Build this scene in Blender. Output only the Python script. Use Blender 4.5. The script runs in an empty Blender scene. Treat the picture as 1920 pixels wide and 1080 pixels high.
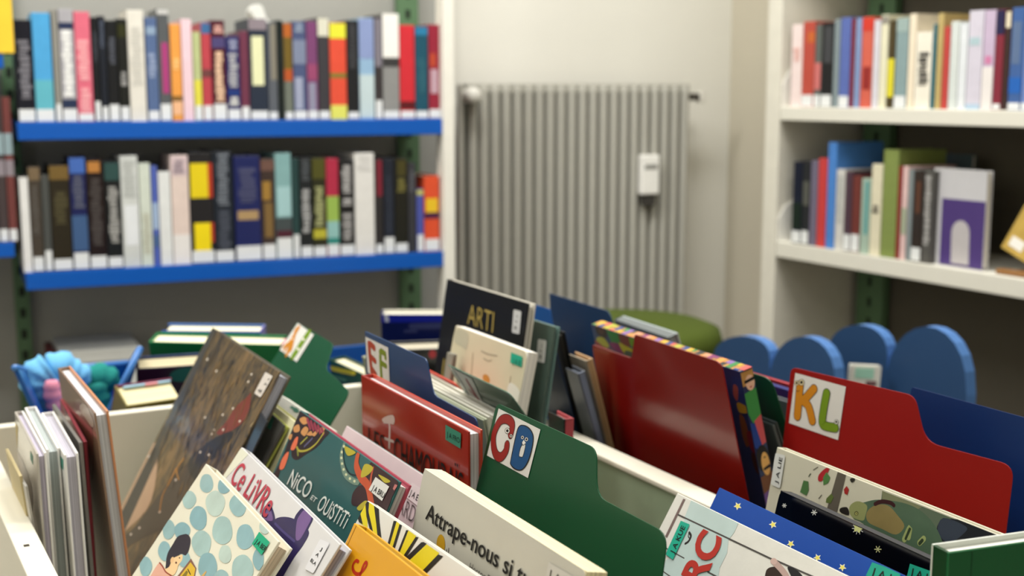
import bpy, bmesh, math, random
from mathutils import Vector, Matrix
from mathutils.geometry import tessellate_polygon
random.seed(4)
C = bpy.context.scene.collection
SC = bpy.context.scene

# ---------------------------------------------------------------- camera
FPX, HY, CAMZ = 2400.0, 170.0, 1.22
PITCH = math.atan((540-HY)/FPX)
YAW = math.atan(1310/math.hypot(FPX, 370))
FH = Vector((math.sin(YAW), math.cos(YAW), 0)); RT = Vector((math.cos(YAW), -math.sin(YAW), 0)); ZZ = Vector((0, 0, 1))
FW = math.cos(PITCH)*FH - math.sin(PITCH)*ZZ
UP = math.sin(PITCH)*FH + math.cos(PITCH)*ZZ
CAM = Vector((0, 0, CAMZ))
cd = bpy.data.cameras.new('camera'); cam = bpy.data.objects.new('camera', cd); C.objects.link(cam)
cam.matrix_world = Matrix.Translation(CAM) @ Matrix((RT, UP, -FW)).transposed().to_4x4()
cd.sensor_width = 36; cd.lens = FPX/1920*36; cd.clip_start = .05
cd.dof.use_dof = True; cd.dof.focus_distance = 1.04; cd.dof.aperture_fstop = 5.8
SC.camera = cam
# ---------------------------------------------------------------- light
SC.view_settings.view_transform = 'Standard'; SC.view_settings.look = 'None'
SC.view_settings.gamma = 1; SC.view_settings.use_curve_mapping = False
SC.view_settings.exposure = 0.0
w = bpy.data.worlds.new('world'); SC.world = w; w.use_nodes = True
w.node_tree.nodes['Background'].inputs[0].default_value = (.9, .93, 1, 1); w.node_tree.nodes['Background'].inputs[1].default_value = .3
LAMPS = [(-.35, 2.1, 40), (1.15, 2.0, 46), (1.35, .75, 30), (-.5, -.1, 7), (.5, -1.6, 8)]
for i, (x, y, pw) in enumerate(LAMPS):
    l = bpy.data.lights.new('ceiling_lamp', 'AREA'); l.shape = 'RECTANGLE'; l.size = 1.2; l.size_y = .35
    l.energy = pw; l.color = (1, .985, .955)
    o = bpy.data.objects.new('ceiling_lamp', l); C.objects.link(o); o.location = (x, y, 2.93)

# ---------------------------------------------------------------- pixel rays
def ray(p): return FW + RT*((p[0]-960)/FPX) - UP*((p[1]-540)/FPX)
def onz(p, z): d = ray(p); return CAM + d*((z-CAMZ)/d.z)
def atd(p, d): return CAM + ray(p)*d
def onplane(p, O, n): d = ray(p); return CAM + d*((O-CAM).dot(n)/d.dot(n))

# ---------------------------------------------------------------- materials
def lin(h):
    h = h.lstrip('#'); r = []
    for i in (0, 2, 4):
        c = int(h[i:i+2], 16)/255; r.append(c/12.92 if c <= .04045 else ((c+.055)/1.055)**2.4)
    return (*r, 1)
_m = {}
def M(col, rough=.5, coat=0., var=.06, sc=30., bump=0., metal=0., trans=0.):
    k = (col, rough, coat, var, sc, bump, metal, trans)
    if k in _m: return _m[k]
    m = bpy.data.materials.new('surface_'+col.strip('#')); m.use_nodes = True; nt = m.node_tree; b = nt.nodes['Principled BSDF']
    c = lin(col)
    tc = nt.nodes.new('ShaderNodeTexCoord'); ns = nt.nodes.new('ShaderNodeTexNoise'); ns.inputs['Scale'].default_value = sc; ns.inputs['Detail'].default_value = 4
    nt.links.new(tc.outputs['Object'], ns.inputs['Vector'])
    mx = nt.nodes.new('ShaderNodeMix'); mx.data_type = 'RGBA'
    mx.inputs['A'].default_value = tuple(min(1, v*(1-var)) for v in c[:3])+(1,); mx.inputs['B'].default_value = tuple(min(1, v*(1+var)+.002*var) for v in c[:3])+(1,)
    nt.links.new(ns.outputs['Fac'], mx.inputs['Factor']); nt.links.new(mx.outputs['Result'], b.inputs['Base Color'])
    b.inputs['Roughness'].default_value = rough; b.inputs['Coat Weight'].default_value = coat; b.inputs['Coat Roughness'].default_value = .12
    b.inputs['Metallic'].default_value = metal; b.inputs['Transmission Weight'].default_value = trans
    b.inputs['Specular IOR Level'].default_value = .25
    if bump:
        bp = nt.nodes.new('ShaderNodeBump'); bp.inputs['Strength'].default_value = bump; bp.inputs['Distance'].default_value = .002
        nt.links.new(ns.outputs['Fac'], bp.inputs['Height']); nt.links.new(bp.outputs['Normal'], b.inputs['Normal'])
    _m[k] = m; return m
def M_pages(col='#efe6cf'):
    k = ('pages', col)
    if k in _m: return _m[k]
    m = bpy.data.materials.new('paper_edges'); m.use_nodes = True; nt = m.node_tree; b = nt.nodes['Principled BSDF']; c = lin(col)
    tc = nt.nodes.new('ShaderNodeTexCoord'); mp = nt.nodes.new('ShaderNodeMapping'); mp.inputs['Scale'].default_value = (3, 900, 3)
    ns = nt.nodes.new('ShaderNodeTexNoise'); ns.inputs['Scale'].default_value = 1; ns.inputs['Detail'].default_value = 2
    nt.links.new(tc.outputs['Object'], mp.inputs[0]); nt.links.new(mp.outputs[0], ns.inputs['Vector'])
    r = nt.nodes.new('ShaderNodeValToRGB'); r.color_ramp.elements[0].position = .35; r.color_ramp.elements[1].position = .6
    r.color_ramp.elements[0].color = tuple(v*.62 for v in c[:3])+(1,); r.color_ramp.elements[1].color = c
    nt.links.new(ns.outputs['Fac'], r.inputs[0]); nt.links.new(r.outputs[0], b.inputs['Base Color']); b.inputs['Roughness'].default_value = .8
    _m[k] = m; return m
def M_paint():   # brushed painting on the brown album cover
    m = bpy.data.materials.new('painted_cover'); m.use_nodes = True; nt = m.node_tree; b = nt.nodes['Principled BSDF']
    tc = nt.nodes.new('ShaderNodeTexCoord'); mp = nt.nodes.new('ShaderNodeMapping'); mp.inputs['Scale'].default_value = (1.0, 1, .3); mp.inputs['Rotation'].default_value = (0, .35, 0)
    n1 = nt.nodes.new('ShaderNodeTexNoise'); n1.inputs['Scale'].default_value = 85; n1.inputs['Detail'].default_value = 8; n1.inputs['Distortion'].default_value = 2.2
    n2 = nt.nodes.new('ShaderNodeTexNoise'); n2.inputs['Scale'].default_value = 16; n2.inputs['Detail'].default_value = 3
    nt.links.new(tc.outputs['Object'], mp.inputs[0]); nt.links.new(mp.outputs[0], n1.inputs['Vector']); nt.links.new(mp.outputs[0], n2.inputs['Vector'])
    r = nt.nodes.new('ShaderNodeValToRGB'); e = r.color_ramp.elements
    e[0].position = .40; e[0].color = lin('#24211c'); e[1].position = .62; e[1].color = lin('#806742')
    for p, c in ((.44, '#3f382c'), (.5, '#574a32'), (.56, '#6e5b38')):
        x = e.new(p); x.color = lin(c)
    ad = nt.nodes.new('ShaderNodeMath'); ad.operation = 'MULTIPLY_ADD'; ad.inputs[1].default_value = .6; 
    nt.links.new(n1.outputs['Fac'], ad.inputs[0]); s2 = nt.nodes.new('ShaderNodeMath'); s2.operation = 'MULTIPLY'; s2.inputs[1].default_value = .4
    nt.links.new(n2.outputs['Fac'], s2.inputs[0]); nt.links.new(s2.outputs[0], ad.inputs[2]); nt.links.new(ad.outputs[0], r.inputs[0])
    nt.links.new(r.outputs[0], b.inputs['Base Color']); b.inputs['Roughness'].default_value = .35; b.inputs['Coat Weight'].default_value = .35
    return m
WHITE = '#e9e6dc'

# ---------------------------------------------------------------- object helpers
def link(o, parent=None):
    C.objects.link(o)
    if parent: o.parent = parent
    return o
def tag(o, label, cat, group=None):
    o['label'] = label; o['category'] = cat
    if group: o['group'] = group
    return o
def empty(name, mw, label=None, cat=None, group=None):
    o = bpy.data.objects.new(name, None); o.empty_display_size = .03; C.objects.link(o); o.matrix_world = mw
    if label: tag(o, label, cat, group)
    return o
class MB:
    def __init__(s): s.v = []; s.f = []; s.mi = []; s.mats = []
    def slot(s, m):
        if m not in s.mats: s.mats.append(m)
        return s.mats.index(m)
    def face(s, pts, m):
        b = len(s.v); s.v += [Vector(p) for p in pts]; s.f.append(list(range(b, b+len(pts)))); s.mi.append(s.slot(m))
    def box(s, x0, x1, y0, y1, z0, z1, m):
        b = len(s.v); s.v += [Vector((x, y, z)) for x in (x0, x1) for y in (y0, y1) for z in (z0, z1)]
        for f in ((0, 1, 3, 2), (4, 6, 7, 5), (0, 4, 5, 1), (2, 3, 7, 6), (0, 2, 6, 4), (1, 5, 7, 3)):
            s.f.append([b+i for i in f]); s.mi.append(s.slot(m))
    def prism(s, pts, y0, y1, m, side=None):     # pts (x,z), outline extruded in y
        n = len(pts); b = len(s.v); s.v += [Vector((p[0], y0, p[1])) for p in pts] + [Vector((p[0], y1, p[1])) for p in pts]
        tri = tessellate_polygon([[Vector((p[0], p[1], 0)) for p in pts]])
        for t in tri:
            s.f.append([b+i for i in t]); s.mi.append(s.slot(m)); s.f.append([b+n+i for i in reversed(t)]); s.mi.append(s.slot(m))
        for i in range(n):
            j = (i+1) % n; s.f.append([b+i, b+j, b+n+j, b+n+i]); s.mi.append(s.slot(side or m))
    def build(s, name, parent=None, bevel=0, smooth=False, seg=2):
        me = bpy.data.meshes.new(name); me.from_pydata([tuple(v) for v in s.v], [], s.f)
        for m in s.mats: me.materials.append(m)
        for p, i in zip(me.polygons, s.mi): p.material_index = i; p.use_smooth = smooth
        bm = bmesh.new(); bm.from_mesh(me)
        if bevel or smooth: bmesh.ops.remove_doubles(bm, verts=bm.verts, dist=1e-6)
        bmesh.ops.recalc_face_normals(bm, faces=bm.faces); bm.to_mesh(me); bm.free()
        o = bpy.data.objects.new(name, me); link(o, parent)
        if bevel:
            md = o.modifiers.new('bevel', 'BEVEL'); md.width = bevel; md.segments = seg; md.limit_method = 'ANGLE'; md.angle_limit = .6
        return o
def lathe(mb, prof, m, n=28, cx=0, cy=0):
    b = len(mb.v); k = len(prof)
    for i in range(n):
        a = 2*math.pi*i/n
        for r, z in prof: mb.v.append(Vector((cx+r*math.cos(a), cy+r*math.sin(a), z)))
    for i in range(n):
        j = (i+1) % n
        for q in range(k-1): mb.f.append([b+i*k+q, b+j*k+q, b+j*k+q+1, b+i*k+q+1]); mb.mi.append(mb.slot(m))
def struct(o): o['kind'] = 'structure'; return o

# a plane of a book cover: local x along the top edge, z up the cover, y into the thickness
class Frame:
    def __init__(s, A, e, up, L, W):
        s.A = A; s.e = e; s.up = up; s.n = up.cross(e).normalized(); s.L = L; s.W = W; s.O = A - up*L
        s.mw = Matrix.Translation(s.O) @ Matrix((s.e, s.n, s.up)).transposed().to_4x4()
    def setL(s, L):
        s.L = L; s.O = s.A - s.up*L; s.mw = Matrix.Translation(s.O) @ Matrix((s.e, s.n, s.up)).transposed().to_4x4()
    def loc(s, p):
        q = onplane(p, s.O, s.n) - s.O; return Vector((q.dot(s.e), q.dot(s.up)))
def frame(a, b, c, z, L, W=None):
    A = onz(a, z); B = onz(b, z); e = (B-A).normalized(); d = ray(c)
    t = (A-CAM).dot(e)/d.dot(e); Cc = CAM+d*t; q = (Cc-A).normalized()
    return Frame(A, e, -q, L, W or (B-A).length)
def frame_l(a, b, z, L, lean, W=None):
    A = onz(a, z); B = onz(b, z); e = (B-A).normalized(); n = ZZ.cross(e); t = math.radians(lean)
    return Frame(A, e, (ZZ*math.cos(t)-n*math.sin(t)).normalized(), L, W or (B-A).length)
def smooth(pts, k=4, closed=True):
    n = len(pts); out = []
    rng = n if closed else n-1
    for i in range(rng):
        if closed: p = [pts[(i+j) % n] for j in (-1, 0, 1, 2)]
        else: p = [pts[max(0, min(n-1, i+j))] for j in (-1, 0, 1, 2)]
        for q in range(k):
            t = q/k
            out.append(.5*((2*p[1]) + (p[2]-p[0])*t + (2*p[0]-5*p[1]+4*p[2]-p[3])*t*t + (3*p[1]-p[0]-3*p[2]+p[3])*t**3))
    if not closed: out.append(pts[-1])
    return out
def clip(pts, W, L, m=.0006):
    for ax, val, sg in ((0, m, 1), (0, W-m, -1), (1, m, 1), (1, L-m, -1)):
        out = []
        for i in range(len(pts)):
            p, q = pts[i], pts[(i+1) % len(pts)]
            ip = (p[ax]-val)*sg >= 0; iq = (q[ax]-val)*sg >= 0
            if ip: out.append(p)
            if ip != iq: t = (val-p[ax])/(q[ax]-p[ax]); out.append(p+(q-p)*t)
        pts = out
        if len(pts) < 3: return []
    return pts
_tc = {}
def glyphs(s, bold):
    k = (s, bold)
    if k in _tc: return _tc[k]
    cu = bpy.data.curves.new('t', 'FONT'); cu.body = s; cu.resolution_u = 4; cu.offset = bold
    o = bpy.data.objects.new('t', cu); C.objects.link(o); dg = bpy.context.evaluated_depsgraph_get()
    me = o.evaluated_get(dg).to_mesh(); vs = [(v.co.x, v.co.y) for v in me.vertices]; fs = [list(p.vertices) for p in me.polygons]
    o.evaluated_get(dg).to_mesh_clear(); bpy.data.objects.remove(o); bpy.data.curves.remove(cu)
    x0 = min(v[0] for v in vs); x1 = max(v[0] for v in vs)
    _tc[k] = ([((v[0]-x0)/(x1-x0), v[1]/.72) for v in vs], fs); return _tc[k]
class Art:
    def __init__(s, fr, y=-.0002): s.fr = fr; s.mb = MB(); s.y = y; s.k = 0
    def _l(s): s.k += 1; return s.y - s.k*.00001
    def polyl(s, pts, m, y=None):
        pts = clip([Vector(p[:2]) for p in pts], s.fr.W, s.fr.L)
        if len(pts) < 3: return
        y = y if y is not None else s._l()
        for t in tessellate_polygon([[Vector((p[0], p[1], 0)) for p in pts]]):
            s.mb.face([(pts[i][0], y, pts[i][1]) for i in t], m)
    def poly(s, px, m, sm=False):
        pts = [s.fr.loc(p) for p in px]
        s.polyl(smooth(pts) if sm else pts, m)
    def ell(s, c, rx, ry, m, ang=0, n=20):       # ellipse given in pixels
        ca, sa = math.cos(ang), math.sin(ang)
        s.poly([(c[0]+rx*math.cos(t)*ca-ry*math.sin(t)*sa, c[1]+rx*math.cos(t)*sa+ry*math.sin(t)*ca) for t in [2*math.pi*i/n for i in range(n)]], m)
    def stroke(s, px, wd, m, sm=True, taper=False, out=None):   # wd in metres; out = outline material
        pts = [s.fr.loc(p) for p in px]
        if sm and len(pts) > 2: pts = smooth(pts, 5, False)
        for mm, ww in (((out, wd+.0012),) if out else ()) + ((m, wd),):
            y = s._l(); n = len(pts); L = []; R = []
            for i, p in enumerate(pts):
                a = pts[max(0, i-1)]; b = pts[min(n-1, i+1)]; d = b-a
                if d.length < 1e-9: continue
                d.normalize(); nn = Vector((-d[1], d[0])); h = ww/2*(1-(.6*i/n if taper else 0)); L.append(p+nn*h); R.append(p-nn*h)
            for i in range(len(L)-1):
                q = clip([L[i], L[i+1], R[i+1], R[i]], s.fr.W, s.fr.L)
                if len(q) > 2: s.mb.face([(v[0], y, v[1]) for v in q], mm)
            for p, sc in ((pts[0], 1), (pts[-1], .4 if taper else 1)):
                q = clip([p+Vector((math.cos(t), math.sin(t)))*ww/2*sc for t in [2*math.pi*i/14 for i in range(14)]], s.fr.W, s.fr.L)
                if len(q) > 2: s.mb.face([(v[0], y-.000004, v[1]) for v in q], mm)
    def text(s, t, p0, p1, ph, m, bold=0.):      # baseline start, baseline end, cap height above the start (pixels)
        a, b, c = s.fr.loc(p0), s.fr.loc(p1), s.fr.loc(ph); y = s._l(); vs, fs = glyphs(t, bold)
        base = len(s.mb.v); ok = []
        for u, v in vs:
            q = a+(b-a)*u+(c-a)*v; s.mb.v.append(Vector((q[0], y, q[1]))); ok.append(0 < q[0] < s.fr.W and 0 < q[1] < s.fr.L)
        for f in fs:
            if all(ok[i] for i in f): s.mb.f.append([base+i for i in f]); s.mb.mi.append(s.mb.slot(m))
    def done(s, name, parent):
        if s.mb.f: return s.mb.build(name, parent)
BLACK = '#141414'
def sticker(root, fr, quad, col, texts=(), round_=False, label=None, y=-.0010, tcol=BLACK, bold=.012):
    a = Art(fr, y); pts = [fr.loc(p) for p in quad]
    if round_: pts = rounded(pts, .0025)
    a.polyl(pts, M(col, .45))
    o = a.done('call_number_label', root)
    if o is None: return None
    if label: o['label'] = label
    if texts:
        t = Art(fr, y-.0002)
        for tx in texts: t.text(*tx, M(tcol, .6), bold)
        t.done('lettering', o)
    return o
def rounded(pts, r, seg=6):
    n = len(pts); out = []
    for i in range(n):
        p = pts[i]; rr = r[i] if isinstance(r, (list, tuple)) else r
        a = (pts[i-1]-p); b = (pts[(i+1) % n]-p); rr = min(rr, a.length*.45, b.length*.45)
        if rr < 1e-5: out.append(p); continue
        a.normalize(); b.normalize(); s0 = p+a*rr; s1 = p+b*rr
        for k in range(seg+1):
            t = k/seg; out.append(s0*(1-t)**2 + p*2*t*(1-t) + s1*t*t)
    return out
CUT = {'large album with a brown brushed painting leaning across the bin': 0.005, 'large glossy red divider sheet with a low notch at its left': 0.004, 'navy divider sheet leaning between the grey-green and black books': 0.075, 'thin cream book half sunk beside the left rail of the bin': 0.112, 'low thin grey book between cream book and first white one': 0.112, 'thin grey picture book left of the dark red one': 0.06, 'tall brown glossy album with orange-brown edges': 0.004, 'cream-topped picture book with olive back behind the album': 0.065, 'picture book with pale blue dots and a reading boy on its cover': 0.04, 'bright yellow picture book with a red curly letter': 0.07, 'white-topped hardback touching the small red divider tab': 0.035, 'beige board book with rounded corners leaning on the ARTI book': 0.1, 'slate grey book leaning against the tan one': 0.02, 'white-topped low book left of the KL sheet': 0.015}
SPINES = {'left': 0, 'right': 1, 'top': 2, 'bottom': 3}
def book(name, label, fr, T, cov, page='#efe6cf', spine='left', hard=True, board=.0022, inset=.004, group=None, cat='book', back=None, corner=.0, spinecol=None, edge=None, lean_pages=True):
    if label in CUT: fr.setL(fr.L-CUT[label])
    root = empty(name, fr.mw, label, cat, group); W, L = fr.W, fr.L
    if not hard: board, inset = .0006, .0
    mb = MB(); e = edge or cov
    def bd(y0, y1, m):
        if corner:
            mb.prism(rounded([Vector((0, 0)), Vector((0, L)), Vector((W, L)), Vector((W, 0))], corner), y0, y1, m, e)
        else: mb.box(0, W, y0, y1, 0, L, m)
    bd(0, board, cov); bd(T-board, T, back or cov); sm = spinecol or cov
    if spine == 'left': mb.box(0, .0025, board, T-board, 0, L, sm)
    elif spine == 'right': mb.box(W-.0025, W, board, T-board, 0, L, sm)
    elif spine == 'top': mb.box(0, W, board, T-board, L-.0025, L, sm)
    elif spine == 'bottom': mb.box(0, W, board, T-board, 0, .0025, sm)
    mb.build('cover', root, bevel=min(.0007, board*.45))
    pb = MB(); i = inset
    x0 = .0025 if spine == 'left' else i; x1 = W-(.0025 if spine == 'right' else i)
    z1 = L-(.0025 if spine == 'top' else i); z0 = .0025 if spine == 'bottom' else i
    pb.box(x0+.0001, x1-.0001, board+.0001, T-board-.0001, z0, z1-.0001, M_pages(page)); pb.build('pages', root)
    return root
def divider(name, label, fr, px, r, mat, T=.0013, group='alphabet divider sheets'):
    if label in CUT: fr.setL(fr.L-CUT[label])
    root = empty(name, fr.mw, label, 'divider', group)
    pts = [fr.loc(p) for p in px]; pts = [Vector((pts[0][0], 0))]+pts+[Vector((pts[-1][0], 0))]
    mb = MB(); rl_ = [0]+list(r); rl_ += [0]*(len(pts)-len(rl_)); mb.prism(rounded(pts, rl_), 0, T, mat); mb.build('sheet', root, bevel=.0003)
    xs = [p[0] for p in pts]; fr.W = 9; fr.L = 9
    return root

# ================================================================ ROOM
def locy(fr, p, y):
    q = onplane(p, fr.O+fr.n*y, fr.n)-fr.O; return Vector((q.dot(fr.e), q.dot(fr.up)))
az = math.radians(96.9-2.0)
e1 = Vector((math.sin(az), math.cos(az), 0)); PL = atd((430, 226), 2.85)
LS = Frame(PL, e1, ZZ.copy(), PL.z, 9.0)
PR = atd((1465, 201), 3.0)
RS = Frame(PR, Vector((0, -1, 0)), ZZ.copy(), PR.z, 9.0)
YW = .30
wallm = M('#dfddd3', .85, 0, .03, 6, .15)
WP = LS.O+LS.n*YW
def wall(name, p, q, z0, z1, m, th=.08):
    d = (q-p).normalized(); n = ZZ.cross(d); mb = MB(); mw = Matrix.Translation(Vector((p.x, p.y, 0))) @ Matrix((d, n, ZZ)).transposed().to_4x4()
    mb.box(0, (q-p).length, 0, th, z0, z1, m); o = mb.build(name); o.matrix_world = mw; return struct(o)
colx = onplane((1365, 300), WP, LS.n)
print('column face x', colx.x, 'shelf front x', RS.O.x)
a0 = LS.O+LS.n*YW-LS.e*2.2; a1 = WP + LS.e*((colx.x+.6-WP.x)/LS.e.x)
wall('wall_back', a0, a1, 0, 3.0, wallm)
XR = colx.x
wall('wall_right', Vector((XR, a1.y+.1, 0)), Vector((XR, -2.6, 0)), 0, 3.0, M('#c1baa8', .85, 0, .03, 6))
wall('wall_front', Vector((XR+.05, -2.6, 0)), Vector((a0.x-.1, -2.6, 0)), 0, 3.0, wallm)
wall('wall_left', Vector((a0.x, -2.6, 0)), Vector((a0.x, a0.y+.1, 0)), 0, 3.0, wallm)
mb = MB(); mb.box(a0.x-.1, XR+.1, -2.7, a0.y+.3, -.05, 0, M('#8d8579', .6, .1, .08, 8)); struct(mb.build('floor'))
mb = MB(); mb.box(a0.x-.1, XR+.1, -2.7, a0.y+.3, 3.0, 3.05, M('#e4e2da', .9)); struct(mb.build('ceiling'))
# white pier edge between the book wall and the radiator niche
pe = locy(LS, (829, 300), 0)[0]
mb = MB(); mb.box(pe, pe+.028, -.01, .035, 0, 3.0, M('#e6e3d8', .7)); o = mb.build('trim_1'); o.matrix_world = LS.mw; struct(o)

# ---------------- radiator
s0 = locy(LS, (880, 300), .17)[0]; s1 = locy(LS, (1296, 300), .17)[0]; zt = locy(LS, (1090, 157), .17)[1]
rad = empty('radiator', LS.mw @ Matrix.Translation((s0, .17, zt-.95)), 'grey ribbed column radiator on the white wall below the heat meter', 'radiator')
RM = M('#a3a197', .45, 0, .04)
mb = MB(); nr = 21; pw = (s1-s0)/nr
for i in range(nr):
    c = (i+.5)*pw; h = pw*.41
    prof = [(c+math.cos(t)*h, .016-math.sin(t)*.020) for t in [math.pi*k/8 for k in range(9)]]
    b = len(mb.v)
    for z in (.02, .93, .945):
        sc = 1 if z < .94 else .75
        mb.v += [Vector((c+(x-c)*sc, .006+y*1.0+(1-sc)*.012, z)) for x, y in prof]
    for q in range(2):
        for k in range(8): mb.f.append([b+q*9+k, b+q*9+k+1, b+q*9+9+k+1, b+q*9+9+k]); mb.mi.append(mb.slot(RM))
    mb.f.append([b+18+k for k in range(9)]); mb.mi.append(0)
mb.build('fins', rad, smooth=True)
mb = MB(); mb.box(0, s1-s0, .034, .055, 0, .925, M('#6b6962', .6)); mb.box(-.0, s1-s0, .015, .06, .925, .95, RM); mb.box(0, s1-s0, .015, .06, 0, .02, RM)  # middle slab darker: shade of the gaps between fins put into its colour
mb.build('body', rad, bevel=.003)
mb = MB(); lathe(mb, [(0, -.03), (.016, -.03), (.02, -.015), (.02, .02), (.016, .03), (0, .03)], M('#d8d6cd', .4)); v = mb.build('valve', rad, smooth=True)
v.matrix_basis = Matrix.Translation((.0, -.015, .92)) @ Matrix.Rotation(math.pi/2, 4, 'X')
mb = MB(); mb.box(-.028, -.012, .0, .02, .30, .95, RM); mb.build('riser_pipe', rad, bevel=.006)
mb = MB(); mb.box(s1-s0, s1-s0+.03, .01, .03, .905, .925, M('#4b4640', .4)); mb.box(s1-s0+.03, s1-s0+.045, .004, .034, .90, .93, M('#d5d2c8', .5)); mb.build('air_vent', rad, bevel=.003)
mb = MB(); mb.box(.1, .14, .055, .125, .1, .14, RM); mb.box(s1-s0-.14, s1-s0-.1, .055, .125, .1, .14, RM); mb.box(.1, .14, .055, .125, .8, .84, RM); mb.box(s1-s0-.14, s1-s0-.1, .055, .125, .8, .84, RM); mb.build('wall_bracket', rad)
h0 = locy(LS, (1199, 365), .16); h1 = locy(LS, (1234, 290), .16)
hm = empty('heat_meter', LS.mw @ Matrix.Translation((h0[0], .150, h0[1])), 'small white heat meter with a dark display clipped on the radiator', 'meter')
mb = MB(); mb.box(0, h1[0]-h0[0], 0, .022, 0, h1[1]-h0[1], M('#efeee8', .35)); mb.build('housing', hm, bevel=.004)
mb = MB(); mb.box(.010, h1[0]-h0[0]-.008, -.0015, .002, .070, .082, M('#8f8f8a', .3)); mb.build('display', hm)
mb = MB(); mb.box(.009, h1[0]-h0[0]-.009, .005, .02, -.03, .0, M('#3c3a36', .5)); mb.build('clip', hm)

# ================================================================ SHELVES
BLUE = M('#0f55ae', .38, .15, .03); POST = M('#5c7a5a', .5, 0, .08)
zU = LS.loc((430, 227))[1]; zL = LS.loc((430, 493))[1]
sl = LS.loc((32, 230))[0]; sr = LS.loc((829, 224))[0]
sh = empty('wall_shelving', LS.mw @ Matrix.Translation((sl, 0, 0)), 'wall shelving with bright blue shelves and green perforated posts left of radiator', 'shelving')
Wd = sr-sl
def board(z, x0, x1, name='shelf_board', par=sh, m=None, lip=.036, D=.24):
    mb = MB(); mm = m or BLUE; mb.box(x0, x1, 0, D, z-.012, z, mm); mb.box(x0, x1, -.003, .004, z-lip, z+.001, mm); mb.box(x0, x0+.004, 0, D, z-lip, z, mm); mb.box(x1-.004, x1, 0, D, z-lip, z, mm)
    return mb.build(name, par, bevel=.0015)
board(zU, 0, Wd); board(zL, 0, Wd); 
mb = MB(); mb.box(-.9, locy(LS, (842, 300), .27)[0]-sl, .27, .285, .05, 2.1, M('#9d9d97', .75, 0, .04)); mb.build('back_panel', sh)
def post(px0, px1, fr, y, par, org, ztop=2.1):
    a = locy(fr, px0, y)[0]-org; b = locy(fr, px1, y)[0]-org; mb = MB(); mb.box(a, b, y, y+.02, 0, ztop, POST)
    dk = M('#20281f', .7); c = (a+b)/2; z = .3
    while z < ztop-.1: mb.box(c-.006, c+.006, y-.0008, y+.001, z, z+.022, dk); z += .05
    mb.build('post', par)
post((30, 600), (58, 600), LS, .245, sh, sl); post((752, 560), (790, 560), LS, .245, sh, sl)
# neighbouring bay running out of the frame on the left
zN = locy(LS, (10, 456), 0)[1]
nb = empty('wall_shelving', LS.mw @ Matrix.Translation((sl-.92, 0, 0)), 'next bay of blue shelving cut by the left picture edge', 'shelving')
board(zN, 0, .90, par=nb, lip=.03); board(zN+.40, 0, .9, par=nb)
mb = MB(); mb.box(-.02, -.0, .20, .24, 0, 2.1, POST); mb.build('post', nb)

BOOKCOL = '#e9e3d3'
TAG = '#dcdedd'
def spine_book(fr, zb, x0, x1, ytop, col, label, group, bands=(), txt=(), tagc=TAG, tagy=None, ref=None, yoff=.012, D=.15, tilt=0., name='book', rough=.4):
    """x0,x1 pixels across the spine at height ref; bands (y0,y1,col[,x0f,x1f]) ; txt (y0,y1,col) worn lettering"""
    ref = ref or ytop+60
    a = locy(fr, (x0, ref), yoff)[0]; b = locy(fr, (x1, ref), yoff)[0]-.0008; zt = locy(fr, ((x0+x1)/2, ytop), yoff)[1]; h = zt-zb; wd = b-a
    mw = fr.mw @ Matrix.Translation((a, yoff, zb)) @ Matrix.Rotation(tilt, 4, 'Y')
    r = empty(name, mw, label, 'book', group); m = M(col, rough, .15, .1, 60); mb = MB()
    mb.box(0, wd, 0, .003, 0, h, m); mb.box(0, .002, .003, D, 0, h, m); mb.box(wd-.002, wd, .003, D, 0, h, m); mb.build('cover', r, bevel=.0012)
    if wd > .006:
        mb = MB(); mb.box(.0021, wd-.0021, .0031, D-.004, .002, h-.004, M(BOOKCOL, .8)); mb.build('pages', r)
    zz = lambda y: locy(fr, ((x0+x1)/2, y), yoff)[1]-zb
    mb = MB()
    for q in bands:
        f0, f1 = (q[3], q[4]) if len(q) > 3 else (.0, 1.); z1, z0 = min(zz(q[0]), h-.001), max(zz(q[1]), .001)
        if z1 > z0: mb.box(max(wd*f0, .0003), min(wd*f1, wd-.0003), -.0004, .0005, z0, z1, M(q[2], rough, .1))
    rnd = random.Random(int(x0*7+ytop))
    for q in txt:
        z1, z0 = zz(q[0]), zz(q[1]); z = z1; mt = M(q[2], .5)
        while z > z0+.003:
            hh = min(rnd.uniform(.006, .011), z-z0); c = wd*rnd.uniform(.45, .55); ww = wd*rnd.uniform(.22, .34)
            mb.box(c-ww, c+ww, -.0007, .0003, z-hh, z, mt); z -= hh+.0025
    if mb.f: mb.build('spine_print', r)
    if tagc:
        t0 = zz(tagy) if tagy else .024
        mb = MB(); g = min(.0012, wd*.1); mb.box(g, wd-g, -.0010, .0003, .003, max(t0, .012), M(tagc, .5)); mb.build('call_number_label', r)
    return r
U = 'books on the upper blue shelf'; V = 'books on the lower blue shelf'
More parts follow.
